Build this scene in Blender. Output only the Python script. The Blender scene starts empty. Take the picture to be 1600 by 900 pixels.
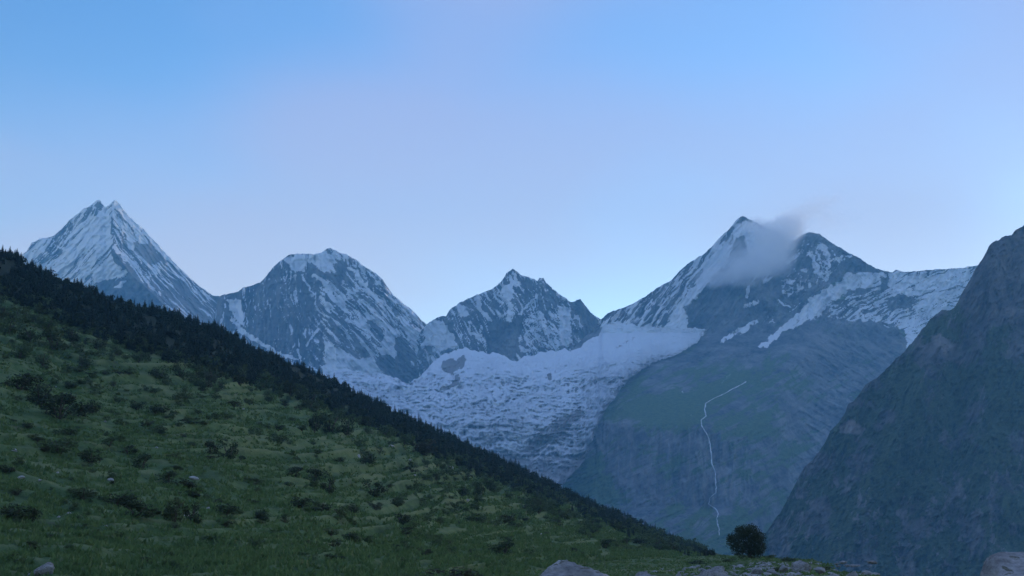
import bpy, bmesh, math, random
import numpy as np
from mathutils import Vector

# ------------------------------------------------------------------ camera, sky, sun, exposure
sc = bpy.context.scene
COL = sc.collection
F = 2198.0                      # focal length in units of a 1600-wide frame
PITCH = math.atan(410.0 / F)    # eye level lies low in the picture
CAMZ = 1.7
cam = bpy.data.cameras.new('camera')
cam_o = bpy.data.objects.new('camera', cam)
COL.objects.link(cam_o)
cam.sensor_width = 36.0
cam.lens = 36.0 * F / 1600.0
cam.clip_start = 0.5
cam.clip_end = 60000.0
cam_o.location = (0, 0, CAMZ)
cam_o.rotation_euler = (math.radians(90) + PITCH, 0, 0)
sc.camera = cam_o

SUN_EL = math.radians(2.5)
SUN_AZ = math.radians(38.0)     # clockwise from the view direction (+Y)
EXPOSURE = 2.7
world = bpy.data.worlds.new('World')
sc.world = world
world.use_nodes = True
wn = world.node_tree
bg = wn.nodes['Background']
sky = wn.nodes.new('ShaderNodeTexSky')
sky.sky_type = 'NISHITA'
sky.sun_disc = False
sky.sun_elevation = SUN_EL
sky.sun_rotation = SUN_AZ
sky.altitude = 3500
sky.air_density = 1.0
sky.dust_density = 5.0
sky.ozone_density = 2.6
# thin high veil of dawn cloud over the whole sky
tc = wn.nodes.new('ShaderNodeTexCoord')
VEIL_SHIFT = (0.2, 2.1, 0.3)
mp = wn.nodes.new('ShaderNodeMapping')
mp.inputs['Scale'].default_value = (1.0, 1.0, 2.2)
mp.inputs['Rotation'].default_value = (0.25, 0.35, 0.3)
mp.inputs['Location'].default_value = VEIL_SHIFT
nz = wn.nodes.new('ShaderNodeTexNoise')
nz.inputs['Scale'].default_value = 2.7
nz.inputs['Detail'].default_value = 2.5
nz.inputs['Roughness'].default_value = 0.4
rmp = wn.nodes.new('ShaderNodeMapRange')
rmp.interpolation_type = 'SMOOTHSTEP'
rmp.inputs['From Min'].default_value = 0.33
rmp.inputs['From Max'].default_value = 0.67
rmp.inputs['To Min'].default_value = 0.02
rmp.inputs['To Max'].default_value = 0.72
mixw = wn.nodes.new('ShaderNodeMix')
mixw.data_type = 'RGBA'
VEIL = (0.84, 0.92, 1.48, 1)
HORIZON = (1.05, 0.92, 0.34, 1)
mixw.inputs['B'].default_value = VEIL
wn.links.new(tc.outputs['Generated'], mp.inputs['Vector'])
wn.links.new(mp.outputs['Vector'], nz.inputs['Vector'])
wn.links.new(nz.outputs['Fac'], rmp.inputs['Value'])
wn.links.new(rmp.outputs['Result'], mixw.inputs['Factor'])
wn.links.new(sky.outputs['Color'], mixw.inputs['A'])
sep = wn.nodes.new('ShaderNodeSeparateXYZ')
wn.links.new(tc.outputs['Generated'], sep.inputs[0])
hz = wn.nodes.new('ShaderNodeMapRange')
hz.interpolation_type = 'SMOOTHSTEP'
hz.inputs['From Min'].default_value = 0.0
hz.inputs['From Max'].default_value = 0.38
hz.inputs['To Min'].default_value = 1.0
hz.inputs['To Max'].default_value = 0.0
wn.links.new(sep.outputs['Z'], hz.inputs['Value'])
addw = wn.nodes.new('ShaderNodeMix')
addw.data_type = 'RGBA'
addw.blend_type = 'ADD'
addw.inputs['B'].default_value = HORIZON
wn.links.new(hz.outputs['Result'], addw.inputs['Factor'])
wn.links.new(mixw.outputs['Result'], addw.inputs['A'])
wn.links.new(addw.outputs['Result'], bg.inputs['Color'])
bg.inputs['Strength'].default_value = 0.1

sun = bpy.data.lights.new('sun', 'SUN')
sun.energy = 0.26
sun.angle = math.radians(25)
sun.color = (1.0, 0.86, 0.80)
sun_o = bpy.data.objects.new('sun', sun)
COL.objects.link(sun_o)
sd = Vector((math.sin(SUN_AZ) * math.cos(SUN_EL), math.cos(SUN_AZ) * math.cos(SUN_EL), math.sin(SUN_EL)))
sun_o.rotation_euler = (-sd).to_track_quat('-Z', 'Y').to_euler()
sun_o.location = (0, 0, 500)

sc.view_settings.view_transform = 'Standard'
sc.view_settings.look = 'None'
sc.view_settings.gamma = 1.0
sc.view_settings.use_curve_mapping = False
sc.view_settings.exposure = EXPOSURE
sc.cycles.volume_bounces = 8
sc.cycles.use_denoising = True

# ------------------------------------------------------------------ helpers
random.seed(11)
RNG = np.random.default_rng(11)
_T = np.random.default_rng(5).random((256, 256))

def vnoise(x, y, seed=0):
    x = np.asarray(x, float) + seed * 17.31
    y = np.asarray(y, float) + seed * 9.77
    xi = np.floor(x).astype(int); yi = np.floor(y).astype(int)
    fx = x - xi; fy = y - yi
    fx = fx * fx * fx * (fx * (fx * 6 - 15) + 10)
    fy = fy * fy * fy * (fy * (fy * 6 - 15) + 10)
    x0 = xi & 255; x1 = (xi + 1) & 255; y0 = yi & 255; y1 = (yi + 1) & 255
    return (_T[x0, y0] * (1 - fx) + _T[x1, y0] * fx) * (1 - fy) + (_T[x0, y1] * (1 - fx) + _T[x1, y1] * fx) * fy

def fbm(x, y, seed=0, octv=4, gain=0.5):
    a = 1.0; s = 0.0; tot = 0.0
    for k in range(octv):
        s = s + a * vnoise(x * 2.03 ** k, y * 2.03 ** k, seed + k * 3)
        tot += a; a *= gain
    return s / tot

def ridged(x, y, seed=0, octv=4, gain=0.5):
    a = 1.0; s = 0.0; tot = 0.0
    for k in range(octv):
        n = 1 - np.abs(2 * vnoise(x * 2.07 ** k, y * 2.07 ** k, seed + k * 5) - 1)
        s = s + a * n * n
        tot += a; a *= gain
    return s / tot

def sstep(a, b, v):
    t = np.clip((v - a) / (b - a), 0, 1)
    return t * t * (3 - 2 * t)

def rot(X, Y, deg):
    """coordinates along and across a streak direction (degrees below the horizontal, to the right)"""
    c = np.cos(np.radians(deg)); s = np.sin(np.radians(deg))
    return X * c + Y * s, -X * s + Y * c

def poly(X, Y, pts, soft=2.5):
    """soft mask of a polygon: 1 inside, 0 outside"""
    inside = np.zeros(X.shape, bool)
    dist = np.full(X.shape, 1e9)
    n = len(pts)
    for i in range(n):
        x0, y0 = pts[i]; x1, y1 = pts[(i + 1) % n]
        if y0 != y1:
            c = ((y0 > Y) != (y1 > Y)) & (X < (x1 - x0) * (Y - y0) / (y1 - y0) + x0)
            inside ^= c
        dist = np.minimum(dist, segd(X, Y, x0, y0, x1, y1))
    sd_ = np.where(inside, dist, -dist)
    return sstep(-soft, soft, sd_)

def segd(X, Y, x0, y0, x1, y1):
    dx, dy = x1 - x0, y1 - y0
    t = np.clip(((X - x0) * dx + (Y - y0) * dy) / (dx * dx + dy * dy + 1e-9), 0, 1)
    return np.hypot(X - x0 - t * dx, Y - y0 - t * dy)

def line(X, Y, pts, w, soft=1.5):
    d = np.full(X.shape, 1e9)
    for a, b in zip(pts[:-1], pts[1:]):
        d = np.minimum(d, segd(X, Y, *a, *b))
    return 1 - sstep(w / 2, w / 2 + soft * 1.5, d)

def warped(X, Y, seed=0, a=4.5, b=3.5):
    wx = a * 2 * (fbm(X / 20, Y / 20, seed + 150, 3) - 0.5) + b * 2 * (fbm(X / 6, Y / 6, seed + 153, 3) - 0.5)
    wy = a * 2 * (fbm(X / 20, Y / 20, seed + 156, 3) - 0.5) + b * 2 * (fbm(X / 6, Y / 6, seed + 159, 3) - 0.5)
    return X + wx, Y + wy

CP, SP = math.cos(PITCH), math.sin(PITCH)

def ray_point(x, y, D):
    """the point at forward distance D on the sight line x, y (1600 x 900 frame)"""
    a = (np.asarray(x, float) - 800) / F
    b = (450 - np.asarray(y, float)) / F
    dy = CP - b * SP
    dz = SP + b * CP
    s = D / dy
    return np.stack(np.broadcast_arrays(a * s, D + 0 * a, CAMZ + dz * s), -1)

def mesh_obj(name, verts, faces, mat=None, parent=None, smooth=True):
    me = bpy.data.meshes.new(name)
    verts = np.asarray(verts, np.float32).reshape(-1, 3)
    faces = np.asarray(faces, np.int32)
    k = faces.shape[1]
    me.vertices.add(len(verts))
    me.vertices.foreach_set('co', verts.ravel())
    me.loops.add(faces.size)
    me.loops.foreach_set('vertex_index', faces.ravel())
    me.polygons.add(len(faces))
    me.polygons.foreach_set('loop_start', np.arange(0, faces.size, k, dtype=np.int32))
    me.polygons.foreach_set('loop_total', np.full(len(faces), k, np.int32))
    me.polygons.foreach_set('use_smooth', np.full(len(faces), smooth, bool))
    me.update(calc_edges=True)
    if mat:
        me.materials.append(mat)
    o = bpy.data.objects.new(name, me)
    COL.objects.link(o)
    if parent:
        o.parent = parent
    return o

def grid_faces(nr, nc):
    i = np.arange(nr * nc).reshape(nr, nc)
    return np.stack([i[:-1, :-1], i[:-1, 1:], i[1:, 1:], i[1:, :-1]], -1).reshape(-1, 4)

def attr(o, name, vals):
    a = o.data.attributes.new(name, 'FLOAT', 'POINT')
    a.data.foreach_set('value', np.asarray(vals, np.float32).ravel())

def tag(o, label=None, cat=None, group=None, kind=None):
    if label: o['label'] = label
    if cat: o['category'] = cat
    if group: o['group'] = group
    if kind: o['kind'] = kind
    return o

def empty(name, loc):
    o = bpy.data.objects.new(name, None)
    COL.objects.link(o)
    o.location = loc
    o.empty_display_size = 0.5
    return o

# ------------------------------------------------------------------ materials
def new_mat(name):
    m = bpy.data.materials.new(name)
    m.use_nodes = True
    nt = m.node_tree
    return m, nt, nt.nodes['Principled BSDF']

def N(nt, typ, **kw):
    n = nt.nodes.new(typ)
    for k, v in kw.items():
        if hasattr(n, k):
            setattr(n, k, v)
        else:
            n.inputs[k].default_value = v
    return n

def noise_node(nt, scale, detail=4, rough=0.55, stretch=None, rotation=None):
    t = N(nt, 'ShaderNodeTexCoord')
    n = N(nt, 'ShaderNodeTexNoise')
    n.inputs['Scale'].default_value = scale
    n.inputs['Detail'].default_value = detail
    n.inputs['Roughness'].default_value = rough
    if stretch:
        m = N(nt, 'ShaderNodeMapping')
        m.inputs['Scale'].default_value = stretch
        if rotation:
            m.inputs['Rotation'].default_value = rotation
        nt.links.new(t.outputs['Object'], m.inputs['Vector'])
        nt.links.new(m.outputs['Vector'], n.inputs['Vector'])
    else:
        nt.links.new(t.outputs['Object'], n.inputs['Vector'])
    return n

def ramp(nt, src, stops):
    r = N(nt, 'ShaderNodeValToRGB')
    el = r.color_ramp.elements
    while len(el) < len(stops):
        el.new(0.5)
    for e, (p, c) in zip(el, stops):
        e.position = p
        e.color = (*c, 1)
    nt.links.new(src, r.inputs['Fac'])
    return r

def mix(nt, fac, a, b):
    m = N(nt, 'ShaderNodeMix', data_type='RGBA')
    for sock, v in (('Factor', fac), ('A', a), ('B', b)):
        if isinstance(v, (tuple, list)):
            m.inputs[sock].default_value = (*v, 1) if len(v) == 3 else v
        elif isinstance(v, (int, float)):
            m.inputs[sock].default_value = v
        else:
            nt.links.new(v, m.inputs[sock])
    return m.outputs['Result']

def math_n(nt, op, a, b=None, clamp=False):
    m = N(nt, 'ShaderNodeMath', operation=op, use_clamp=clamp)
    for i, v in enumerate((a, b)):
        if v is None: continue
        if isinstance(v, (int, float)): m.inputs[i].default_value = v
        else: nt.links.new(v, m.inputs[i])
    return m.outputs[0]

def mapr(nt, v, a, b, c=0.0, d=1.0):
    m = N(nt, 'ShaderNodeMapRange', interpolation_type='SMOOTHSTEP')
    nt.links.new(v, m.inputs['Value'])
    m.inputs['From Min'].default_value = a
    m.inputs['From Max'].default_value = b
    m.inputs['To Min'].default_value = c
    m.inputs['To Max'].default_value = d
    return m.outputs['Result']

def mountain_material(name, rock_a, rock_b, grass_a, grass_b, px, snow_col=(0.82, 0.85, 0.88)):
    """rock, turf and snow by the surface's own cover masks, broken up by noise; px = metres of the finest visible grain"""
    m, nt, bs = new_mat(name)
    big = noise_node(nt, 1 / (px * 60), 5, 0.6)
    fine = noise_node(nt, 1 / (px * 5), 6, 0.7)
    strat = noise_node(nt, 1 / (px * 14), 5, 0.65, stretch=(1.0, 1.0, 0.32), rotation=(0.0, 0.55, 0.2))
    rock_mix = math_n(nt, 'ADD', math_n(nt, 'MULTIPLY', big.outputs['Fac'], 0.45),
                      math_n(nt, 'ADD', math_n(nt, 'MULTIPLY', fine.outputs['Fac'], 0.25),
                             math_n(nt, 'MULTIPLY', strat.outputs['Fac'], 0.3)))
    rock = ramp(nt, rock_mix, [(0.40, rock_a), (0.61, rock_b)]).outputs['Color']
    tint = N(nt, 'ShaderNodeAttribute', attribute_name='pale')
    rock = mix(nt, tint.outputs['Fac'], rock, (0.33, 0.29, 0.27))
    gr = ramp(nt, fine.outputs['Fac'], [(0.35, grass_a), (0.65, grass_b)]).outputs['Color']
    ga = N(nt, 'ShaderNodeAttribute', attribute_name='grass')
    gm = mapr(nt, math_n(nt, 'ADD', ga.outputs['Fac'], math_n(nt, 'MULTIPLY', math_n(nt, 'SUBTRACT', strat.outputs['Fac'], 0.5), 0.9)), 0.35, 0.65)
    col = mix(nt, gm, rock, gr)
    sa = N(nt, 'ShaderNodeAttribute', attribute_name='snow')
    sm = mapr(nt, math_n(nt, 'ADD', sa.outputs['Fac'], math_n(nt, 'MULTIPLY', math_n(nt, 'SUBTRACT', fine.outputs['Fac'], 0.5), 0.7)), 0.36, 0.64)
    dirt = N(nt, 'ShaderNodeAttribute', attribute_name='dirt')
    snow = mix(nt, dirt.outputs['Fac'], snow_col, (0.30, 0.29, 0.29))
    col = mix(nt, sm, col, snow)
    nt.links.new(col, bs.inputs['Base Color'])
    bs.inputs['Roughness'].default_value = 0.9
    bs.inputs['Specular IOR Level'].default_value = 0.15
    bmp = N(nt, 'ShaderNodeBump')
    bmp.inputs['Strength'].default_value = 0.55
    bmp.inputs['Distance'].default_value = px * 2.5
    nt.links.new(fine.outputs['Fac'], bmp.inputs['Height'])
    nt.links.new(bmp.outputs['Normal'], bs.inputs['Normal'])
    return m

M_PEAK = mountain_material('peak_rock_and_snow', (0.035, 0.036, 0.044), (0.26, 0.245, 0.24), (0.05, 0.07, 0.03), (0.07, 0.09, 0.04), 4.5)
M_WALL = mountain_material('valley_wall', (0.036, 0.040, 0.052), (0.27, 0.26, 0.26), (0.055, 0.085, 0.030), (0.130, 0.180, 0.062), 3.2)
M_NEAR = mountain_material('scrubby_mountainside', (0.050, 0.052, 0.060), (0.190, 0.175, 0.170), (0.030, 0.050, 0.026), (0.088, 0.112, 0.054), 2.0)

def foliage_material(name, a, b, trans=0.25):
    m, nt, bs = new_mat(name)
    n = noise_node(nt, 1.4, 3)
    oi = N(nt, 'ShaderNodeObjectInfo')
    c = ramp(nt, n.outputs['Fac'], [(0.3, a), (0.7, b)]).outputs['Color']
    hs = N(nt, 'ShaderNodeHueSaturation')
    nt.links.new(c, hs.inputs['Color'])
    nt.links.new(mapr(nt, oi.outputs['Random'], 0, 1, 0.75, 1.25), hs.inputs['Value'])
    nt.links.new(mapr(nt, oi.outputs['Random'], 0, 1, 0.485, 0.515), hs.inputs['Hue'])
    nt.links.new(hs.outputs['Color'], bs.inputs['Base Color'])
    bs.inputs['Roughness'].default_value = 0.7
    bs.inputs['Specular IOR Level'].default_value = 0.2
    tr = N(nt, 'ShaderNodeBsdfTranslucent')
    nt.links.new(hs.outputs['Color'], tr.inputs['Color'])
    ms = N(nt, 'ShaderNodeMixShader')
    ms.inputs['Fac'].default_value = trans
    out = nt.nodes['Material Output']
    nt.links.new(bs.outputs[0], ms.inputs[1])
    nt.links.new(tr.outputs[0], ms.inputs[2])
    nt.links.new(ms.outputs[0], out.inputs['Surface'])
    return m

M_CONIFER = foliage_material('conifer_needles', (0.015, 0.031, 0.020), (0.036, 0.060, 0.034), 0.1)
M_DARKLEAF = foliage_material('dark_shrub_leaves', (0.026, 0.044, 0.026), (0.062, 0.088, 0.044))
M_MIDLEAF = foliage_material('green_shrub_leaves', (0.042, 0.070, 0.032), (0.092, 0.126, 0.056))
M_GREYLEAF = foliage_material('grey_green_leaves', (0.042, 0.055, 0.034), (0.085, 0.098, 0.060))
M_GRASSBLADE = foliage_material('grass_blades', (0.050, 0.092, 0.030), (0.115, 0.170, 0.062), 0.3)

def bark_material():
    m, nt, bs = new_mat('bark')
    n = noise_node(nt, 6, 5, stretch=(1, 1, 0.2))
    nt.links.new(ramp(nt, n.outputs['Fac'], [(0.3, (0.035, 0.028, 0.022)), (0.7, (0.10, 0.085, 0.07))]).outputs['Color'], bs.inputs['Base Color'])
    bs.inputs['Roughness'].default_value = 0.9
    return m
M_BARK = bark_material()

def ground_material():
    m, nt, bs = new_mat('meadow_turf')
    big = noise_node(nt, 0.022, 5, 0.6, stretch=(0.6, 1.2, 2.5))
    mid = noise_node(nt, 0.22, 5, 0.65, stretch=(0.5, 0.8, 2.0))
    fine = noise_node(nt, 2.2, 4, 0.7)
    s = math_n(nt, 'ADD', math_n(nt, 'MULTIPLY', big.outputs['Fac'], 0.35),
               math_n(nt, 'ADD', math_n(nt, 'MULTIPLY', mid.outputs['Fac'], 0.4), math_n(nt, 'MULTIPLY', fine.outputs['Fac'], 0.25)))
    c = ramp(nt, s, [(0.36, (0.030, 0.058, 0.026)), (0.46, (0.054, 0.098, 0.036)), (0.54, (0.088, 0.142, 0.050)), (0.64, (0.132, 0.168, 0.076))]).outputs['Color']
    soil = noise_node(nt, 0.12, 5, 0.7)
    sm = mapr(nt, soil.outputs['Fac'], 0.62, 0.70)
    c = mix(nt, math_n(nt, 'MULTIPLY', sm, 0.55), c, (0.095, 0.085, 0.065))
    td = N(nt, 'ShaderNodeAttribute', attribute_name='tread')
    c = mix(nt, math_n(nt, 'MULTIPLY', td.outputs['Fac'], 0.75), c, (0.150, 0.182, 0.080))  # paler dry turf; on terrace lips it also stands in for sky light
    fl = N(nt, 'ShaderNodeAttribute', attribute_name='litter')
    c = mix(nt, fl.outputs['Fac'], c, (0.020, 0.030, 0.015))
    nt.links.new(c, bs.inputs['Base Color'])
    bs.inputs['Roughness'].default_value = 0.95
    bs.inputs['Specular IOR Level'].default_value = 0.1
    b = N(nt, 'ShaderNodeBump')
    b.inputs['Strength'].default_value = 0.8
    b.inputs['Distance'].default_value = 0.35
    nt.links.new(fine.outputs['Fac'], b.inputs['Height'])
    nt.links.new(b.outputs['Normal'], bs.inputs['Normal'])
    return m
M_TURF = ground_material()

def stone_material(name, a, b, lichen):
    m, nt, bs = new_mat(name)
    n1 = noise_node(nt, 1.6, 6, 0.65)
    n2 = noise_node(nt, 9, 5, 0.7)
    s = math_n(nt, 'ADD', math_n(nt, 'MULTIPLY', n1.outputs['Fac'], 0.6), math_n(nt, 'MULTIPLY', n2.outputs['Fac'], 0.4))
    c = ramp(nt, s, [(0.34, a), (0.62, b)]).outputs['Color']
    n3 = noise_node(nt, 3.1, 5, 0.6)
    c = mix(nt, mapr(nt, n3.outputs['Fac'], 0.58, 0.66), c, lichen)
    nt.links.new(c, bs.inputs['Base Color'])
    bs.inputs['Roughness'].default_value = 0.9
    bp = N(nt, 'ShaderNodeBump')
    bp.inputs['Strength'].default_value = 1.0
    bp.inputs['Distance'].default_value = 0.12
    nt.links.new(s, bp.inputs['Height'])
    nt.links.new(bp.outputs['Normal'], bs.inputs['Normal'])
    return m
M_STONE = stone_material('pale_granite', (0.075, 0.075, 0.08), (0.38, 0.37, 0.37), (0.10, 0.10, 0.075))
M_WHITESTONE = stone_material('white_stone', (0.20, 0.20, 0.20), (0.46, 0.45, 0.44), (0.25, 0.24, 0.2))

# ------------------------------------------------------------------ ground
def flat_material():
    m, nt, bs = new_mat('valley_floor_turf')
    n = noise_node(nt, 0.02, 6, 0.6)
    nt.links.new(ramp(nt, n.outputs['Fac'], [(0.35, (0.03, 0.045, 0.02)), (0.65, (0.10, 0.10, 0.08))]).outputs['Color'], bs.inputs['Base Color'])
    bs.inputs['Roughness'].default_value = 0.95
    return m
FLOOR_Z = -75.0
floor = mesh_obj('valley_floor', [(-8500, -9000, FLOOR_Z), (8500, -9000, FLOOR_Z), (8500, 11800, FLOOR_Z), (-8500, 11800, FLOOR_Z)], [[0, 1, 2, 3]], flat_material(), smooth=False)
tag(floor, 'flat valley floor far below the meadow', kind='structure')

# ------------------------------------------------------------------ mountains
STEP = 1.5

def mountain(name, label, ridge, ybot, depth, relief, masks, mat, jag=1.0, seed=0, back=900.0, x0=None, x1=None, rows_step=STEP):
    rx = np.array([p[0] for p in ridge], float); ry = np.array([p[1] for p in ridge], float)
    xs = np.arange(rx[0] if x0 is None else x0, (rx[-1] if x1 is None else x1) + 0.1, STEP)
    yr = np.interp(xs, rx, ry)
    yr = yr + jag * (fbm(xs / 5.0, xs * 0 + 3.3, seed + 40, 3) - 0.5) * 4.0 + jag * (fbm(xs / 1.9, xs * 0 + 1.3, seed + 41, 2) - 0.5) * 1.6
    yb = ybot(xs)
    nr = int(np.max(yb - yr) / rows_step) + 2
    t = np.linspace(0, 1, nr)[:, None]
    X = np.broadcast_to(xs, (nr, len(xs)))
    Y = yr + (yb - yr) * t
    D = depth(X, Y, yr[None, :] + 0 * t)
    P = ray_point(X, Y, D - relief(X, Y, yr[None, :] + 0 * t))
    # far side of the ridge, down to the valley floor
    nb = 6
    top = P[0]
    backs = []
    for k in range(nb, 0, -1):
        q = top.copy()
        u = k / nb
        q[:, 1] += back * u
        q[:, 2] = q[:, 2] * (1 - u) + (FLOOR_Z - 0.6) * u
        backs.append(q)
    V = np.concatenate([np.stack(backs), P], 0)
    o = mesh_obj(name, V, grid_faces(V.shape[0], V.shape[1])[:, ::-1], mat)
    mk = masks(X, Y, yr[None, :] + 0 * t)
    for a in ('snow', 'grass', 'pale', 'dirt'):
        v = mk.get(a, np.zeros_like(X))
        v = np.concatenate([np.repeat(v[:1], nb, 0), v], 0)
        attr(o, a, np.clip(v, 0, 1))
    tag(o, label, kind='structure')
    return o, (xs, yr, yb, P)

def streak(X, Y, deg, along, across, seed, octv=4):
    u, v = rot(X + 14 * (fbm(X / 40, Y / 40, seed + 7, 3) - 0.5), Y + 14 * (fbm(X / 40, Y / 40, seed + 8, 3) - 0.5), deg)
    return 0.62 * ridged(u / along, v / across, seed, octv, 0.62) + 0.38 * ridged(u / (along * 0.4), v / (across * 0.42), seed + 31, 3, 0.6)

def cover(base, st, amt=1.0):
    """threshold a streak field so that a share 'base' of it lies under snow"""
    q = np.clip(1 - base, 0.02, 0.98)
    th = np.quantile(st, np.linspace(0, 1, 101))
    return np.clip(0.5 + (st - np.interp(q, np.linspace(0, 1, 101), th)) * 5.0 * amt, 0, 1)

# ---- sharp pyramid on the left
R1 = [(-40, 470), (0, 430), (30, 403), (42, 392), (48, 380), (62, 373), (80, 370), (95, 360), (108, 345), (120, 335), (132, 325), (140, 322), (150, 314), (155, 313), (160, 319), (166, 325),
      (172, 318), (180, 313), (187, 319), (195, 330), (205, 341), (215, 351), (222, 355), (235, 370), (250, 385), (265, 402), (280, 418), (295, 432), (310, 446), (322, 455), (333, 461), (345, 463), (372, 470), (400, 490)]
def rib1(Y): return np.interp(Y, [313, 338, 392, 430, 470, 600], [178, 172, 176, 206, 250, 380])
def d1(X, Y, yr): return 10600 - 3.5 * (Y - yr) - 0.6 * (yr - 313) + 3.2 * np.abs(X - rib1(Y)) - 40 * np.exp(-np.abs(X - rib1(Y)) / 5)
def rel1(X, Y, yr):
    L = X < rib1(Y)
    s = np.where(L, streak(X, Y, 130, 60, 15, 1), streak(X, Y, 52, 70, 12, 2))
    return 110 * s + 45 * ridged(X / 14, Y / 14, 3, 3) + 50 * fbm(X / 50, Y / 50, 4, 3)
def mk1(X, Y, yr):
    X0, Y0 = X, Y
    X, Y = warped(X, Y, 1)
    L = sstep(-2, 2, rib1(Y) - X)
    sl = streak(X0, Y0, 130, 56, 5.0, 21); sr = streak(X0, Y0, 50, 75, 4.3, 22)
    bl = 0.74 - 0.25 * sstep(420, 470, Y)
    br = 0.72 - 0.5 * sstep(395, 470, Y + (X - 250) * 0.25)
    s = L * cover(bl, sl) + (1 - L) * cover(br, sr)
    ridge_rock = poly(X, Y, [(157, 315), (162, 326), (140, 338), (120, 352), (98, 374), (80, 388), (74, 380), (80, 370), (108, 345), (140, 322)], 3)
    s = s * (1 - ridge_rock) + ridge_rock * cover(0.30, streak(X0, Y0, 120, 17, 3.2, 23))
    for pts, v, so in [([(172, 338), (176, 338), (177, 370), (173, 368)], 0.0, 1.5),
                       ([(172, 388), (184, 396), (207, 425), (235, 450), (256, 470), (244, 470), (202, 433), (170, 398)], 0.05, 3),
                       ([(206, 378), (238, 382), (244, 398), (262, 408), (232, 412), (214, 396)], 0.18, 4),
                       ([(146, 442), (202, 433), (244, 462), (256, 500), (150, 480)], 0.12, 4),
                       ([(172, 403), (201, 428), (170, 437), (143, 438), (156, 420)], 1.0, 2),
                       ([(178, 448), (193, 438), (200, 440), (186, 450)], 0.9, 2),
                       ([(140, 342), (168, 328), (172, 360), (168, 388), (150, 392), (128, 372)], 0.95, 5)]:
        m = poly(X, Y, pts, so)
        s = s * (1 - m) + m * np.clip(v + 0.35 * (fbm(X / 5, Y / 5, 24, 3) - 0.5), 0, 1)
    pale = 0.5 * poly(X, Y, [(206, 378), (238, 382), (244, 398), (262, 408), (232, 412), (214, 396)], 6) + 0.35 * sstep(430, 470, Y) * (1 - L)
    return {'snow': s, 'pale': pale}
mountain('mountain', 'sharp twin-tipped pyramid peak streaked with snow behind the forested hill', R1, lambda x: 560 + 0 * x, d1, rel1, mk1, M_PEAK, 0.9, 1)

# ---- rounded peak with the snow cap
R2 = [(330, 520), (340, 470), (345, 461), (360, 458), (370, 456), (380, 450), (395, 446), (408, 440), (418, 428), (428, 416), (438, 407), (450, 399), (460, 397), (480, 396), (492, 397), (502, 395), (509, 389), (516, 387), (522, 391),
      (535, 396), (545, 399), (555, 405), (565, 413), (575, 420), (585, 426), (595, 433), (605, 448), (615, 462), (625, 470), (640, 482), (650, 490), (656, 498), (664, 505), (672, 512), (700, 535)]
def d2(X, Y, yr): return 9600 - 3.2 * (Y - yr) + ((X - 500) / 150.0) ** 2 * 220 - 70 * np.exp(-((X - 500 - (Y - 420) * 0.2) / 12.0) ** 2)
def rel2(X, Y, yr):
    w = sstep(480, 520, X)
    s = (1 - w) * streak(X, Y, 88, 112, 6.8, 5) + w * streak(X, Y, 48, 75, 8.7, 6)
    return 115 * s + 50 * ridged(X / 13, Y / 13, 7, 3) + 70 * fbm(X / 60, Y / 60, 8, 3)
def mk2(X, Y, yr):
    X0, Y0 = X, Y
    X, Y = warped(X, Y, 2)
    w = sstep(475, 525, X + (Y - 450) * 0.15)
    s = (1 - w) * cover(0.20, streak(X0, Y0, 80, 34, 4.2, 31)) * (0.3 + 0.9 * fbm(X0 / 22, Y0 / 22, 35, 3)) + w * cover(0.35, streak(X0, Y0, 47, 52, 5.0, 32))
    s = np.maximum(s, cover(0.6, streak(X0, Y0, 60, 37, 5.6, 36)) * (1 - sstep(4, 26, Y - yr)) * sstep(440, 470, X))
    P = [([(443, 402), (470, 396), (476, 421), (462, 424), (452, 414)], 0.85, 3),
         ([(480, 399), (505, 391), (523, 403), (523, 423), (506, 424), (490, 413)], 1.0, 2),
         ([(598, 515), (620, 520), (618, 550), (607, 568), (598, 545)], 0.95, 3),
         ([(505, 530), (535, 545), (550, 560), (580, 560), (592, 578), (590, 640), (520, 640), (500, 585), (510, 560)], 0.95, 5),
         ([(619, 486), (640, 508), (662, 517), (700, 532), (700, 570), (660, 566), (640, 535)], 0.97, 3),
         ([(585, 562), (602, 554), (640, 570), (668, 592), (650, 600), (610, 591)], 0.06, 3),
         ([(625, 520), (634, 530), (645, 560), (640, 570), (618, 556), (620, 530)], 0.12, 3),
         ([(352, 467), (378, 470), (384, 495), (380, 510), (367, 495)], 0.95, 2.5),
         ([(478, 405), (484, 415), (506, 427), (524, 428), (530, 405), (545, 420), (530, 440), (500, 432), (480, 422)], 0.12, 3)]
    for pts, v, so in P:
        m = poly(X, Y, pts, so)
        s = s * (1 - m) + m * np.clip(v + 0.4 * (fbm(X / 5, Y / 5, 33, 3) - 0.5), 0, 1)
    for pts, wd in [([(470, 430), (490, 460)], 3), ([(500, 462), (523, 488)], 3.5), ([(547, 418), (570, 445), (595, 475)], 4.5), ([(490, 430), (520, 455)], 6), ([(530, 465), (542, 485)], 5),
                    ([(540, 498), (555, 503), (578, 512)], 3), ([(580, 495), (606, 521)], 4), ([(365, 500), (380, 520), (412, 540), (460, 562)], 6), ([(455, 505), (456, 525)], 2.5), ([(475, 540), (498, 515)], 2),
                    ([(598, 470), (622, 500)], 3), ([(560, 470), (580, 500)], 3)]:
        s = np.maximum(s, 0.95 * line(X, Y, pts, wd * 0.8) * np.clip(0.35 + 1.1 * fbm(X0 / 6, Y0 / 6, 160, 3), 0, 1))
    return {'snow': s, 'pale': 0.25 * fbm(X / 30, Y / 30, 34, 3) * w}
mountain('mountain', 'broad rounded peak with a white summit cap and diagonal snow ledges', R2, lambda x: 660 + 0 * x, d2, rel2, mk2, M_PEAK, 0.8, 2)

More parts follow.
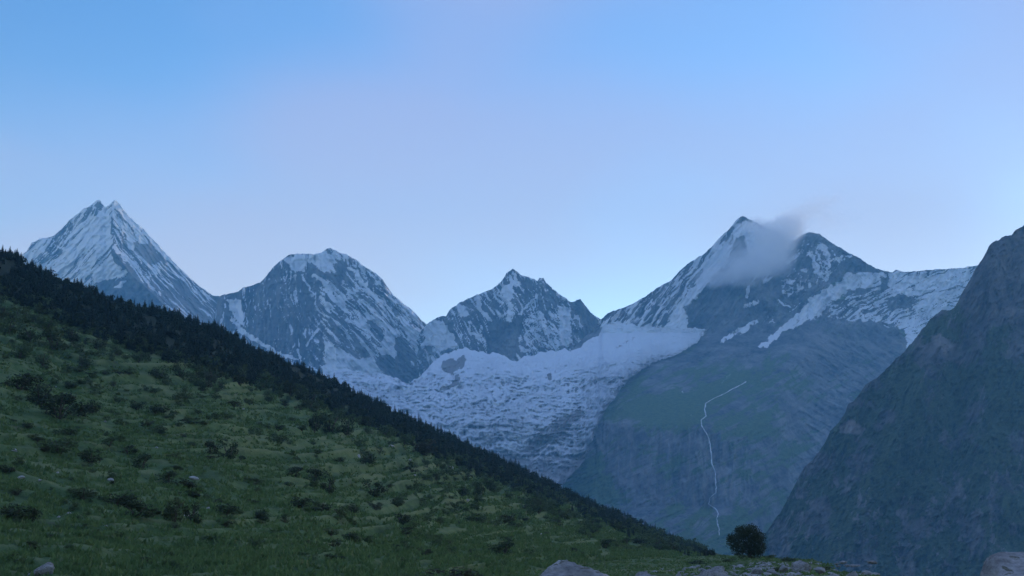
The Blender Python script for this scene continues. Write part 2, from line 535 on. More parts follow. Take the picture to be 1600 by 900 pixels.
# ---- small rocky peak in the middle
R3 = [(640, 560), (655, 520), (668, 506), (680, 498), (690, 494), (697, 494), (702, 484), (710, 478), (722, 472), (735, 464), (748, 459), (762, 455), (775, 447), (785, 438), (792, 426), (800, 420), (808, 424), (815, 429), (825, 433),
      (840, 439), (843, 435), (850, 436), (855, 443), (865, 453), (880, 464), (892, 471), (900, 470), (907, 468), (912, 475), (920, 485), (930, 494), (937, 499), (950, 505), (985, 530)]
def d3(X, Y, yr): return 9500 - 3.1 * (Y - yr) + 1.3 * np.abs(X - 800) - 60 * np.exp(-np.abs(X - 800 - 0.1 * (Y - 420)) / 10)
def rel3(X, Y, yr):
    w = sstep(780, 830, X)
    s = (1 - w) * streak(X, Y, 62, 75, 8.1, 9) + w * streak(X, Y, 70, 75, 7.4, 10)
    return 110 * s + 45 * ridged(X / 12, Y / 12, 11, 3)
def mk3(X, Y, yr):
    X0, Y0 = X, Y
    X, Y = warped(X, Y, 3)
    s = cover(0.29, streak(X0, Y0, 62, 37, 4.3, 41))
    s = np.maximum(s, cover(0.46, streak(X0, Y0, 40, 12, 3.7, 42)) * poly(X, Y, [(815, 495), (875, 480), (880, 545), (830, 548)], 8))
    P = [([(709, 479), (725, 477), (736, 495), (722, 498)], 0.95, 2), ([(782, 446), (800, 440), (801, 466), (790, 470)], 0.85, 3), ([(872, 476), (890, 483), (894, 537), (877, 537)], 0.95, 3),
         ([(664, 509), (695, 495), (712, 520), (724, 540), (690, 545), (660, 540)], 0.9, 3), ([(764, 485), (790, 505), (812, 495), (812, 550), (805, 562), (792, 555), (765, 540)], 0.05, 6),
         ([(809, 538), (818, 545), (832, 550), (814, 553)], 1.0, 1.5), ([(895, 475), (905, 475), (935, 500), (937, 525), (915, 530), (905, 500)], 0.1, 4)]
    for pts, v, so in P:
        m = poly(X, Y, pts, so)
        s = s * (1 - m) + m * np.clip(v + 0.3 * (fbm(X / 5, Y / 5, 43, 3) - 0.5), 0, 1)
    for pts, wd in [([(742, 463), (754, 484), (764, 500)], 6), ([(803, 428), (809, 443)], 3), ([(811, 492), (838, 461)], 3), ([(795, 478), (796, 502)], 5), ([(900, 495), (910, 513)], 3), ([(733, 505), (735, 520), (750, 530)], 3)]:
        s = np.maximum(s, 0.95 * line(X, Y, pts, wd * 0.8) * np.clip(0.35 + 1.1 * fbm(X0 / 6, Y0 / 6, 160, 3), 0, 1))
    for pts, wd in [([(694, 497), (712, 522), (722, 540)], 3), ([(845, 480), (872, 510)], 2.5)]:
        s = s * (1 - line(X, Y, pts, wd))
    return {'snow': s, 'pale': 0.3 * poly(X, Y, [(870, 525), (910, 520), (910, 540), (870, 545)], 5)}
mountain('mountain', 'small jagged rocky peak at the head of the glacier', R3, lambda x: 640 + 0 * x, d3, rel3, mk3, M_PEAK, 1.0, 3)

# ---- high peak under the cloud, its right-hand snowfield, and the wall with the waterfall below
R4 = [(880, 560), (920, 520), (940, 498), (950, 489), (960, 485), (972, 482), (985, 476), (995, 470), (1010, 462), (1030, 448), (1050, 437), (1060, 425), (1075, 412), (1090, 402), (1100, 397), (1112, 385), (1125, 371),
      (1140, 357), (1150, 344), (1157, 338), (1162, 338), (1170, 342), (1190, 352), (1215, 366), (1232, 376), (1242, 375), (1252, 367), (1262, 363), (1280, 365), (1290, 372), (1300, 380), (1315, 388), (1330, 397), (1345, 404),
      (1355, 412), (1370, 420), (1385, 424), (1395, 425), (1400, 421), (1410, 424), (1430, 424), (1450, 422), (1480, 420), (1500, 419), (1525, 415), (1560, 410), (1640, 400)]
def d4(X, Y, yr):
    base = 9100 - 2.8 * (yr - 340)
    upper = base - 3.2 * (Y - yr)
    yk = np.array([300, 520, 590, 662, 680, 790, 880, 960]); dk = np.array([0, 0, 820, 1500, 1530, 1640, 2300, 2900])
    left = -np.interp(Y, yk, dk)
    right = -np.interp(Y, [300, 500, 960], [0, 0, 1500])
    w = sstep(1090, 1290, X + 0.25 * (Y - 650))
    spur = -230 * np.exp(-((X - (1262 - (Y - 480) * 0.28)) / 45.0) ** 2) * sstep(470, 560, Y)
    return upper + left * (1 - w) + right * w + spur
def rel4(X, Y, yr):
    hi = 1 - sstep(480, 560, Y)
    cliff = poly(*warped(X, Y, 9), [(925, 655), (1010, 665), (1100, 672), (1150, 692), (1195, 730), (1180, 775), (1130, 800), (1040, 790), (930, 780)], 12)
    s_hi = np.where(X < 1170, streak(X, Y, 128, 87, 8.7, 12), streak(X, Y, 125, 68, 8.1, 13))
    s_cl = ridged(X / 12 + 0.5 * fbm(X / 20, Y / 20, 14, 2), Y / 95, 15, 4, 0.55)
    s_lo = streak(X, Y, 150, 112, 13.6, 16)
    s_rt = streak(X, Y, 35, 112, 12.4, 17)
    w = sstep(1180, 1280, X)
    lo = 85 * ((1 - w) * s_lo + w * s_rt) + 30 * ridged(X / 15, Y / 15, 18, 3)
    shelf = poly(X, Y, [(960, 600), (1160, 560), (1200, 640), (1180, 672), (1000, 660)], 12)
    return hi * 110 * s_hi + (1 - hi) * 14 * ridged(*[c_ / k_ for c_, k_ in zip(rot(X, Y, 158), (90, 5))], 20, 3) + (1 - hi) * lo * (1 - cliff) * (1 - 0.75 * shelf) + 120 * cliff * s_cl + 40 * hi * ridged(X / 13, Y / 13, 19, 3)
def mk4(X, Y, yr):
    X0, Y0 = X, Y
    X, Y = warped(X, Y, 4)
    st = streak(X0, Y0, 126, 42, 4.3, 51)
    strip = poly(X, Y, [(935, 500), (1050, 435), (1150, 340), (1165, 345), (1150, 395), (1100, 425), (1060, 480), (1030, 520), (940, 520)], 5)
    s = cover(0.20 - 0.12 * sstep(1190, 1230, X), st) * (1 - sstep(470, 540, Y)) * (1 - sstep(1300, 1330, X))
    s = s * (1 - strip) + strip * cover(0.45, st)
    def put(s, pts, v, so, nz=0.4, sc_=5.0):
        m = poly(X, Y, pts, so)
        return s * (1 - m) + m * np.clip(v + nz * (fbm(X / sc_, Y / sc_, 53, 3) - 0.5) * 2, 0, 1)
    s = put(s, [(1132, 376), (1152, 398), (1108, 440), (1080, 475), (1074, 516), (1036, 520), (1050, 490), (1075, 460), (1100, 424)], 0.92, 4)
    s = put(s, [(1148, 348), (1165, 342), (1235, 380), (1215, 400), (1160, 395), (1140, 375)], 0.75, 5)
    s = put(s, [(1150, 372), (1162, 370), (1168, 395), (1150, 412), (1135, 420), (1140, 400)], 0.15, 4)
    s = put(s, [(1072, 480), (1105, 445), (1215, 440), (1210, 490), (1170, 505), (1100, 512), (1075, 510)], 0.10, 6)
    # bands of snow under the second summit and the right-hand snowfield
    band = [(1325, 425), (1375, 427), (1382, 440), (1358, 450), (1322, 456), (1302, 475), (1276, 496), (1226, 521), (1196, 541), (1184, 543), (1224, 508), (1250, 484), (1275, 460), (1305, 443)]
    s = put(s, band, 0.86, 3, 0.6, 4)
    field = [(1378, 425), (1420, 424), (1526, 415), (1560, 420), (1520, 470), (1480, 500), (1440, 530), (1422, 560), (1414, 524), (1396, 506), (1352, 500), (1326, 488), (1370, 480), (1356, 455)]
    m = poly(X, Y, field, 4)
    fs = cover(0.76, streak(X0, Y0, 160, 50, 3.7, 54)) * 0.85 + 0.12
    s = s * (1 - m) + m * fs
    mid = poly(X, Y, [(1300, 470), (1350, 455), (1385, 452), (1430, 470), (1420, 500), (1350, 502), (1290, 498)], 5)
    s = s * (1 - mid) + mid * cover(0.42, streak(X0, Y0, 155, 32, 3.7, 55))
    s = put(s, [(1377, 432), (1388, 430), (1388, 447), (1380, 456), (1374, 448)], 0.05, 2)
    s = put(s, [(1384, 464), (1410, 458), (1432, 470), (1420, 482), (1390, 482)], 0.16, 3)
    for pts, wd in [([(1282, 382), (1294, 400), (1291, 435)], 7), ([(1268, 398), (1284, 432)], 5), ([(1253, 420), (1276, 424)], 4), ([(1296, 406), (1330, 402)], 4), ([(1303, 393), (1312, 410)], 3), ([(1275, 390), (1288, 428)], 3),
                    ([(1128, 535), (1182, 502)], 6), ([(1165, 478), (1186, 470)], 4), ([(1230, 410), (1250, 394)], 3), ([(1265, 440), (1267, 447)], 4), ([(1215, 470), (1232, 478)], 2.5), ([(1168, 448), (1166, 462)], 3)]:
        s = np.maximum(s, 0.95 * line(X, Y, pts, wd) * np.clip(-0.15 + 1.75 * fbm(X0 / 5, Y0 / 5, 56, 4, 0.6), 0, 1))
    sp = poly(X, Y, [(1218, 440), (1255, 437), (1262, 458), (1225, 464)], 4)
    s = np.maximum(s, sp * cover(0.5, ridged(X / 7, Y / 7, 57, 3)))
    sp2 = poly(X, Y, [(1205, 478), (1330, 500), (1420, 520), (1410, 512), (1330, 495)], 3)
    s = np.maximum(s, 0.7 * sp2 * cover(0.3, ridged(X / 9, Y / 4, 58, 3)))
    for cx, cy, r in [(1064, 613, 0.4), (1079, 646, 0.4)]:
        s = np.maximum(s, 1 - sstep(r, r + 1.5, np.hypot(X - cx, Y - cy)))
    s = np.maximum(s, 0.45 * line(X, Y, [(1124, 598), (1142, 583)], 1))
    # turf on the shelf and on the lower slopes
    cliff = poly(X, Y, [(925, 658), (1010, 668), (1100, 676), (1150, 695), (1190, 730), (1180, 770), (1130, 800), (1040, 790), (970, 770), (925, 700)], 14)
    g = sstep(545, 600, Y) * (0.44 - 0.22 * sstep(1180, 1260, X)) + 0.10 * sstep(520, 560, Y) * (1 - sstep(1200, 1280, X))
    g = np.maximum(g, 0.75 * poly(X, Y, [(1110, 640), (1200, 640), (1230, 690), (1180, 690), (1112, 680)], 12))
    g = np.maximum(g, 0.85 * poly(X, Y, [(890, 745), (935, 700), (980, 705), (1000, 760), (960, 800), (900, 780)], 14))
    g = g * (1 - 0.85 * cliff) + 0.25 * cliff * fbm(X / 8, Y / 30, 59, 3)
    g = g + (streak(X0, Y0, 152, 75, 8.7, 60) - 0.42) * 1.3 + (fbm(X / 26, Y / 26, 60, 4) - 0.5) * 1.0
    g = np.maximum(g, (0.72 + 0.5 * (fbm(X0 / 9, Y0 / 5, 64, 3) - 0.4)) * poly(X, Y, [(965, 632), (1005, 615), (1090, 608), (1150, 572), (1175, 575), (1165, 600), (1105, 632), (1098, 668), (1020, 662), (975, 650)], 6))
    pale = 0.28 * cliff * ridged(X / 9, Y / 70, 61, 3) + 0.55 * sstep(500, 560, Y) * sstep(1200, 1290, X) * sstep(0.42, 0.65, streak(X0, Y0, 28, 62, 5.6, 62)) + 0.25 * sstep(560, 620, Y) * sstep(0.45, 0.65, streak(X0, Y0, 150, 62, 6.2, 63))
    return {'snow': s, 'grass': np.clip(g, 0, 1), 'pale': pale}
WALL, WGRID = mountain('mountain', 'high peak under a cloud with a hazy green shelf and dark cliff below', R4, lambda x: 930 + 0 * x, d4, rel4, mk4, M_WALL, 0.6, 4)

# ---- dark mountainside on the right
R5 = [(1120, 930), (1160, 872), (1180, 850), (1195, 835), (1205, 820), (1220, 800), (1228, 785), (1238, 765), (1248, 745), (1258, 728), (1270, 718), (1280, 705), (1290, 690), (1298, 672), (1310, 660), (1320, 645), (1325, 632), (1335, 625),
      (1345, 612), (1352, 600), (1370, 590), (1385, 577), (1400, 560), (1410, 553), (1420, 540), (1427, 533), (1435, 522), (1445, 510), (1452, 500), (1465, 490), (1472, 484), (1480, 485), (1490, 482), (1497, 470), (1503, 458), (1510, 446),
      (1518, 432), (1525, 418), (1533, 408), (1540, 395), (1545, 386), (1550, 379), (1562, 374), (1570, 369), (1580, 366), (1590, 357), (1600, 352), (1640, 335), (1720, 300)]
def d5(X, Y, yr): return 4600 - (1600 - X) * 1.6 - 1.9 * (Y - yr) - 60 * np.exp(-((X - 1400 + (Y - 700) * 0.5) / 30.0) ** 2)
def rel5(X, Y, yr):
    return 10 * ridged(*[c_ / k_ for c_, k_ in zip(rot(X, Y, 155), (70, 5))], 79, 3) + 75 * streak(X, Y, 112, 110, 26, 71) + 30 * streak(X, Y, 70, 40, 12, 72) + 16 * ridged(X / 9, Y / 9, 73, 3) + 60 * fbm(X / 90, Y / 90, 74, 3)
def mk5(X, Y, yr):
    g = 0.40 + 0.30 * sstep(480, 600, Y) + (fbm(X / 34, Y / 34, 75, 4) - 0.5) * 1.3
    g = g * (1 - 0.8 * poly(X, Y, [(1500, 470), (1545, 380), (1640, 330), (1720, 300), (1720, 480), (1560, 500)], 20))
    pale = np.zeros_like(X)
    for pts, v in [([(1312, 668), (1330, 655), (1352, 670), (1345, 678), (1315, 676)], 0.7), ([(1452, 522), (1466, 518), (1490, 540), (1478, 552), (1460, 538)], 0.4), ([(1510, 482), (1530, 478), (1528, 498)], 0.35), ([(1570, 480), (1588, 482), (1582, 510)], 0.35)]:
        pale = np.maximum(pale, v * poly(X, Y, pts, 4) * (0.4 + fbm(X / 5, Y / 5, 76, 3)))
    pale = pale + 0.30 * sstep(0.54, 0.74, fbm(X / 9, Y / 13, 77, 5, 0.62)) * sstep(690, 760, Y)
    pale = pale + 0.22 * sstep(0.60, 0.72, streak(X, Y, 112, 60, 9, 78))
    g = g - pale
    return {'grass': np.clip(g, 0, 1), 'pale': np.clip(pale, 0, 0.8)}
mountain('mountain', 'dark steep scrub-covered mountainside rising beside the valley', R5, lambda x: 960 + 0 * x, d5, rel5, mk5, M_NEAR, 0.9, 5, back=600)

# ---- glacier filling the cirque between the peaks
def glacier():
    top = [(440, 640), (500, 585), (540, 575), (590, 583), (640, 600), (655, 586), (672, 570), (690, 556), (720, 547), (755, 551), (790, 560), (806, 566), (820, 556), (850, 551), (880, 548), (910, 540), (935, 528), (942, 510), (960, 505), (1000, 508), (1050, 513), (1100, 513), (1106, 516)]
    right_y = [500, 516, 535, 552, 566, 590, 625, 650, 690, 720, 745, 800]
    right_x = [1106, 1104, 1090, 1060, 1022, 985, 958, 940, 925, 914, 890, 850]
    yb = 800.0
    xs = np.arange(440, 1106, STEP)
    yt = np.interp(xs, [p[0] for p in top], [p[1] for p in top]) + (fbm(xs / 6, xs * 0, 80, 3) - 0.5) * 6 + (fbm(xs / 24, xs * 0, 89, 3) - 0.5) * 14
    xe = np.array(right_x[1:][::-1]); ye = np.array(right_y[1:][::-1])
    ymax = np.where(xs < 850, yb, np.interp(xs, xe, ye)) + (fbm(xs / 4, xs * 0 + 9, 81, 3) - 0.5) * 9
    ymax = np.maximum(ymax, yt + 1)
    nr = 190
    t = np.linspace(0, 1, nr)[:, None]
    X = np.broadcast_to(xs, (nr, len(xs)))
    Y = yt + (ymax - yt) * t
    D = 9050 - (Y - 500) / 240 * 3000 + 0.0 * X
    wall = d4(X, Y, np.interp(X, [p[0] for p in R4], [p[1] for p in R4]))
    D = np.minimum(D, wall - 60)
    fall = sstep(545, 600, Y)
    warp = fbm(X / 40, Y / 40, 82, 3)
    crev = ridged(X / 16 + 2 * warp, Y / 5.5 + 3 * warp, 83, 4, 0.6)
    rough = ridged(X / 6, Y / 5, 84, 3, 0.6)
    flow = ridged(X / 60 + 1.5 * warp, Y / 13 + 0.012 * X + 2 * warp, 181, 3, 0.5)
    R = 90 * fall * flow + (34 + 60 * fall) * crev + (12 + 40 * fall) * rough + 60 * fbm(X / 70, Y / 45, 85, 3)
    P = ray_point(X, Y, D - R)
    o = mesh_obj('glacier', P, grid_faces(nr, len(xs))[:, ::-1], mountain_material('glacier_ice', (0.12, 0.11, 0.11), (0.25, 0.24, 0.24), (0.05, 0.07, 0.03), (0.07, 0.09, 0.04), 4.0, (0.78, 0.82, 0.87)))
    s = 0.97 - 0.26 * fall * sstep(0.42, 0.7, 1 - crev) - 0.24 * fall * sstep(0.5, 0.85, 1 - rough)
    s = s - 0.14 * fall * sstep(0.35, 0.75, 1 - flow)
    edge_d = np.clip((ymax - Y) / 40.0, 0, 1)
    X, Y = warped(X, Y, 7)
    s = s - 0.30 * (1 - fall) * sstep(0.60, 0.78, ridged(X / 30, Y / 5, 180, 4))
    for cx, cy, rx, ry in [(704, 572, 15, 12), (722, 566, 7, 9)]:
        s = s * (1 - (1 - sstep(0.75, 1.1, np.hypot((X - cx) / rx, (Y - cy) / ry) + 0.5 * (fbm(X / 6, Y / 6, 86, 3) - 0.5))))
    s = s * (1 - 0.9 * line(X, Y, [(716, 590), (708, 602), (690, 606)], 4))
    s = s * (1 - line(X, Y, [(858, 588), (860, 593)], 3))
    s = s * (1 - 0.8 * line(X, Y, [(965, 540), (990, 530)], 4) * fbm(X / 4, Y / 4, 87, 2))
    deb = poly(X, Y, [(815, 700), (860, 660), (905, 640), (915, 650), (870, 690), (830, 705)], 8)
    s = s * (1 - 0.55 * deb) * (1 - 0.45 * sstep(690, 720, Y))
    edge = sstep(0.0, 1.0, (ymax - Y) / 22.0) * 0.45 + 0.55
    s = s * np.where(X > 860, edge, 1)
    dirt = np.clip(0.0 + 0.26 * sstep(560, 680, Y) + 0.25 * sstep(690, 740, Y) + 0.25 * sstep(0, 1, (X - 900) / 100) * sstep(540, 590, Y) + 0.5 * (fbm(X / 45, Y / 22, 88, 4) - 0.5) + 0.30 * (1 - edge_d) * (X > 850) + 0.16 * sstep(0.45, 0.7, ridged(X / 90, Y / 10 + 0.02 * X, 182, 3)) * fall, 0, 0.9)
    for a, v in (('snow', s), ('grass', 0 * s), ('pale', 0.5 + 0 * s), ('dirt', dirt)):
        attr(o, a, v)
    tag(o, 'broken grey-white glacier tumbling between the peaks', kind='structure')
glacier()

# ---- waterfall thread on the wall
def sample(grid, x, y):
    xs, yr, yb, P = grid
    c = np.clip((x - xs[0]) / STEP, 0, len(xs) - 1.001)
    ci = int(c); f = c - ci
    ytop = yr[ci] * (1 - f) + yr[ci + 1] * f
    ybt = yb[ci] * (1 - f) + yb[ci + 1] * f
    r = np.clip((y - ytop) / (ybt - ytop), 0, 1) * (P.shape[0] - 1)
    ri = min(int(r), P.shape[0] - 2); g = r - ri
    a = P[ri, ci] * (1 - f) + P[ri, ci + 1] * f
    b = P[ri + 1, ci] * (1 - f) + P[ri + 1, ci + 1] * f
    return a * (1 - g) + b * g

def waterfall():
    m, nt, bs = new_mat('falling_water')
    n = noise_node(nt, 0.035, 5, 0.7, stretch=(1, 1, 0.5))
    nt.links.new(ramp(nt, n.outputs['Fac'], [(0.32, (0.22, 0.25, 0.28)), (0.6, (0.80, 0.83, 0.86))]).outputs['Color'], bs.inputs['Base Color'])
    bs.inputs['Roughness'].default_value = 0.6
    path = [(1166, 596, 1.0), (1150, 605, 1.6), (1135, 614, 1.3), (1116, 622, 1.6), (1103, 630, 2.0), (1101, 640, 1.6), (1104, 650, 1.6), (1096, 657, 1.8), (1097, 665, 1.8), (1101, 672, 2.0), (1106, 680, 1.8), (1108, 692, 1.7), (1111, 708, 1.7),
            (1113, 722, 2.0), (1117, 740, 2.4), (1119, 755, 1.8), (1118, 770, 1.2), (1110, 778, 1.4), (1108, 788, 1.5), (1117, 794, 1.2), (1122, 803, 1.4), (1121, 818, 1.2), (1124, 832, 1.4), (1123, 837, 0.8)]
    px = np.array(path)
    s = np.linspace(0, len(path) - 1, 160)
    cx = np.interp(s, range(len(path)), px[:, 0]) + (fbm(s * 1.3, s * 0, 91, 4, 0.65) - 0.5) * 5.0
    cy = np.interp(s, range(len(path)), px[:, 1])
    w = 0.85 * np.interp(s, range(len(path)), px[:, 2]) * (0.10 + 1.1 * fbm(s * 0.9, s * 0, 93, 2)) * (0.45 + 0.7 * fbm(s * 2.3, s * 0, 92, 2))
    tx = np.gradient(cx); ty = np.gradient(cy); L = np.hypot(tx, ty) + 1e-6
    nx, ny = -ty / L, tx / L
    rows = []
    for k in range(len(s)):
        c0 = sample(WGRID, cx[k], cy[k])
        row = []
        for j, u in enumerate((-1, -0.5, 0, 0.5, 1)):
            p = ray_point(cx[k] + nx[k] * w[k] * u, cy[k] + ny[k] * w[k] * u, c0[1] - 34 - 6 * (1 - u * u))
            row.append(p)
        rows.append(row)
    V = np.array(rows)
    o = mesh_obj('waterfall', V, grid_faces(len(s), 5), m)
    tag(o, 'thin white waterfall running down the dark cliff', kind='structure')
waterfall()

# ------------------------------------------------------------------ near hillside and meadow
SIL = [(-260, 300), (-100, 345), (0, 385), (10, 388), (22, 394), (35, 402), (48, 408), (60, 413), (75, 420), (85, 426), (95, 434), (110, 437), (125, 440), (140, 445), (160, 455), (180, 462), (200, 466), (220, 472), (240, 477), (258, 480),
       (275, 487), (300, 496), (320, 502), (345, 507), (365, 520), (385, 533), (400, 543), (420, 548), (440, 556), (460, 561), (480, 572), (500, 580), (520, 590), (540, 598), (560, 612), (590, 625), (620, 640), (650, 652), (680, 668), (710, 682),
       (740, 695), (760, 702), (800, 722), (850, 745), (900, 770), (950, 790), (1000, 812), (1050, 835), (1090, 852), (1125, 863), (1190, 880)]
SX = [p[0] for p in SIL]; SY = [p[1] for p in SIL]
HX = np.arange(-240, 1190.1, 2.0)
H_YR = np.interp(HX, SX, SY) + np.interp(HX, [-240, 0, 400, 900, 1125, 1190], [10, 10, 9, 8, 3, 2])
H_YR = np.convolve(np.pad(H_YR, 6, mode='edge'), np.ones(13) / 13, 'valid')
H_YB = np.interp(HX, [-240, 500, 600, 700, 800, 900, 1000, 1130, 1190], [940, 940, 930, 912, 895, 882, 872, 868, 890])
H_YB = np.maximum(H_YB, H_YR + 2)
H_DB = np.interp(HX, [-240, 500, 600, 700, 800, 900, 1000, 1130, 1190], [46, 50, 56, 72, 107, 170, 311, 467, 480])
H_DR = np.interp(HX, [-240, 0, 400, 700, 1000, 1190], [820, 880, 980, 1120, 1350, 1500])
NR = 430
tt = np.linspace(0, 1, NR)[:, None]
GX = np.broadcast_to(HX, (NR, len(HX)))
GY = H_YB + (H_YR - H_YB) * tt
GD = np.exp(np.log(H_DB) * (1 - tt) + np.log(H_DR) * tt)

def terrace(p):
    f = p - np.floor(p)
    return np.where(f < 0.35, -1 + 2 * sstep(0, 0.35, f), 1 - 2 * sstep(0.35, 1.0, f))
span = np.clip((H_YB - H_YR) / 400.0, 0, 1.2)
warp = fbm(GX / 330, tt * 6 * span, 101, 4, 0.42) * 2.6 + GX / 1600.0
msk = sstep(0.38, 0.62, fbm(GX / 140, tt * 9, 102, 3))
Hpx = (5.5 * terrace(tt * 21 * span + warp) * (0.25 + 0.75 * msk)
       + 2.6 * terrace(tt * 55 * span + warp * 2.6 + 0.4) * sstep(0.35, 0.6, fbm(GX / 90, tt * 12, 103, 3))
       + 12 * (fbm(GX / 150, tt * 6 * span, 104, 4) - 0.5)
       + 4.5 * (fbm(GX / 40, tt * 18 * span, 105, 3) - 0.5)
       + 2.6 * (fbm(GX / 9, tt * 60 * span, 106, 3) - 0.5))
Hpx = Hpx * sstep(0.0, 0.06, tt) * (1 - sstep(0.86, 1.0, tt) * 0.85) * np.clip(span * 1.8, 0.12, 1)
ph1 = tt * 21 * span + warp
ph2 = tt * 55 * span + warp * 2.6 + 0.4
fr1 = ph1 - np.floor(ph1); fr2 = ph2 - np.floor(ph2)
TREAD = np.clip(sstep(0.24, 0.34, fr1) * (1 - sstep(0.40, 0.62, fr1)) * (0.15 + 0.85 * msk) + 0.6 * sstep(0.24, 0.34, fr2) * (1 - sstep(0.42, 0.6, fr2)) * sstep(0.40, 0.6, fbm(GX / 90, tt * 12, 103, 3)), 0, 1) * sstep(0.25, 0.5, fbm(GX / 22, tt * 40, 108, 3))  # lip mask: paler grass, with the sky's brightening of the flats painted in
LIPS = [[(-40, 811), (0, 815), (100, 822), (200, 835), (300, 848), (400, 858)], [(-40, 846), (0, 850), (100, 864), (200, 878), (300, 890), (400, 898)], [(-40, 755), (60, 760), (130, 770), (175, 777)], [(-40, 708), (60, 715), (110, 728), (170, 730), (205, 733)],
        [(20, 637), (60, 650), (100, 662), (140, 670), (180, 674)], [(350, 738), (400, 748), (440, 756), (490, 756)], [(440, 798), (500, 808), (560, 818)], [(350, 858), (450, 862), (550, 875), (620, 885)], [(190, 605), (260, 615), (330, 622), (400, 636)],
        [(210, 640), (260, 655), (310, 665), (390, 672)], [(190, 715), (260, 728), (330, 735), (400, 745)], [(140, 572), (180, 590), (220, 592), (270, 605)], [(470, 728), (540, 742), (600, 755), (660, 762)], [(600, 835), (700, 832), (800, 842)],
        [(800, 812), (900, 815), (960, 832), (1000, 846), (1040, 858)], [(185, 768), (240, 775), (270, 785)], [(350, 690), (450, 700), (560, 705)], [(-40, 564), (60, 577), (110, 590)], [(-40, 876), (120, 893), (200, 905)], [(280, 690), (340, 700), (370, 712)], [(660, 790), (740, 800), (800, 812)]]
for q, lp in enumerate(LIPS):
    lx = [p[0] for p in lp]; ly = [p[1] for p in lp]
    dyl = np.interp(GX, lx, ly) + 5 * (fbm(GX / 40, GX * 0, 190 + q, 3) - 0.5) - GY     # > 0 beyond the lip
    on = sstep(lx[0] - 5, lx[0] + 40, GX) * (1 - sstep(lx[-1] - 40, lx[-1] + 5, GX))
    Hpx = Hpx + on * 6.5 * np.where(dyl > 0, np.exp(-np.clip(dyl, 0, 200) / 16), np.exp(np.clip(dyl, -200, 0) / 5.0))
    TREAD = np.maximum(TREAD, on * 0.9 * np.exp(-((dyl - 1.2) / 2.2) ** 2) * (0.5 + 0.7 * fbm(GX / 15, GY / 8, 191, 2)))  # drawn lips get the same painted brightening
GP = ray_point(GX, GY, GD)
GP[..., 2] += Hpx * GD / F

def fline(x):   # lower edge of the conifer belt
    return np.interp(x, [-240, 0, 60, 100, 150, 230, 300, 370, 430, 480, 530, 600, 650, 700, 760, 850, 900, 950, 1000, 1050, 1120], [430, 462, 478, 502, 520, 548, 566, 588, 602, 622, 640, 664, 690, 716, 738, 774, 790, 812, 834, 852, 864])

def hill_point(x, y):
    """point of the hillside seen on the sight line x, y"""
    c = (x - HX[0]) / 2.0
    ci = int(min(max(c, 0), len(HX) - 2))
    P = GP[:, ci]
    b = (P[:, 2] - CAMZ) / P[:, 1]
    bt = (SP + (450 - y) / F * CP) / (CP - (450 - y) / F * SP)
    idx = np.nonzero(b >= bt)[0]
    k = int(idx[0]) if len(idx) else NR - 1
    p = P[k].copy()
    p[0] = (x - 800) / F * p[1] / (CP - (450 - y) / F * SP)
    return Vector(p)

def build_hillside():
    nb = 10
    backs = []
    top = GP[-1]
    for k in range(1, nb + 1):
        u = k / nb
        q = top.copy()
        q[:, 1] += 420 * u
        q[:, 2] = q[:, 2] * (1 - u ** 1.4) + (FLOOR_Z - 0.6) * u ** 1.4
        backs.append(q)
    # skirt below the front edge
    sk = GP[:1].copy(); sk[..., 2] -= 6
    V = np.concatenate([sk, GP, np.stack(backs)], 0)
    o = mesh_obj('hillside', V, grid_faces(V.shape[0], V.shape[1]), M_TURF)
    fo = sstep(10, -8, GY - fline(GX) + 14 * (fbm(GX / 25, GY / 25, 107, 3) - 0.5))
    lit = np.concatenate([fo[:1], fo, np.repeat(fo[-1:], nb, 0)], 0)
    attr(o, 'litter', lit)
    tr = np.concatenate([TREAD[:1], TREAD, np.repeat(TREAD[-1:], nb, 0)], 0)
    attr(o, 'tread', tr)
    tag(o, 'long grassy hillside with terraces falling to the right', kind='structure')
build_hillside()

MX = np.arange(-500, 2100.1, 6.0)
M_YE = np.interp(MX, [-500, 700, 1000, 1130, 1165, 1200, 1235, 1272, 1288, 1305, 1330, 1400, 1600, 2100], [905, 905, 872, 867, 868, 870, 873, 875, 882, 890, 896, 903, 906, 910])
def build_meadow():
    nr = 150
    t = np.linspace(0, 1, nr)[:, None]
    De = CAMZ * F / np.maximum(M_YE - 860, 6)
    De = np.where(MX > 1150, np.minimum(De, np.interp(MX, [1150, 1165, 1200, 1272, 1300, 1330, 1600, 2100], [480, 330, 245, 170, 115, 92, 70, 60])), De)
    D = np.exp(np.log(6.0) * (1 - t) + np.log(De) * t)
    X = np.broadcast_to(MX, D.shape)
    P = ray_point(X, 860 + 0 * X, D)
    wx, wy = P[..., 0], P[..., 1]
    z = 0.55 * (fbm(wx / 22, wy / 22, 111, 4) - 0.5) * sstep(15, 60, D) + 0.25 * (fbm(wx / 5, wy / 5, 112, 3) - 0.5)
    # the lip of the meadow lies on the sight line of its edge
    ze = CAMZ + (860 - M_YE) / F * De
    P[..., 2] = z + ze * t ** 2
    P[..., 2] -= 0.7 * (1 - t) * 0
    backs = []
    top = P[-1]
    for k in range(1, 9):
        u = k / 8
        q = top.copy()
        q[:, 1] += 170 * u
        q[:, 2] = top[:, 2] * (1 - u) + (FLOOR_Z - 0.6) * u
        backs.append(q)
    V = np.concatenate([P, np.stack(backs)], 0)
    o = mesh_obj('meadow', V, grid_faces(V.shape[0], V.shape[1]), M_TURF)
    attr(o, 'litter', np.zeros(V.shape[:2]))
    attr(o, 'tread', 0.9 * sstep(0.42, 0.6, fbm(V[..., 0] / 40, V[..., 1] / 14, 113, 4)))
    tag(o, 'level green meadow strewn with boulders below the hillside', kind='structure')
    return P
MP = build_meadow()

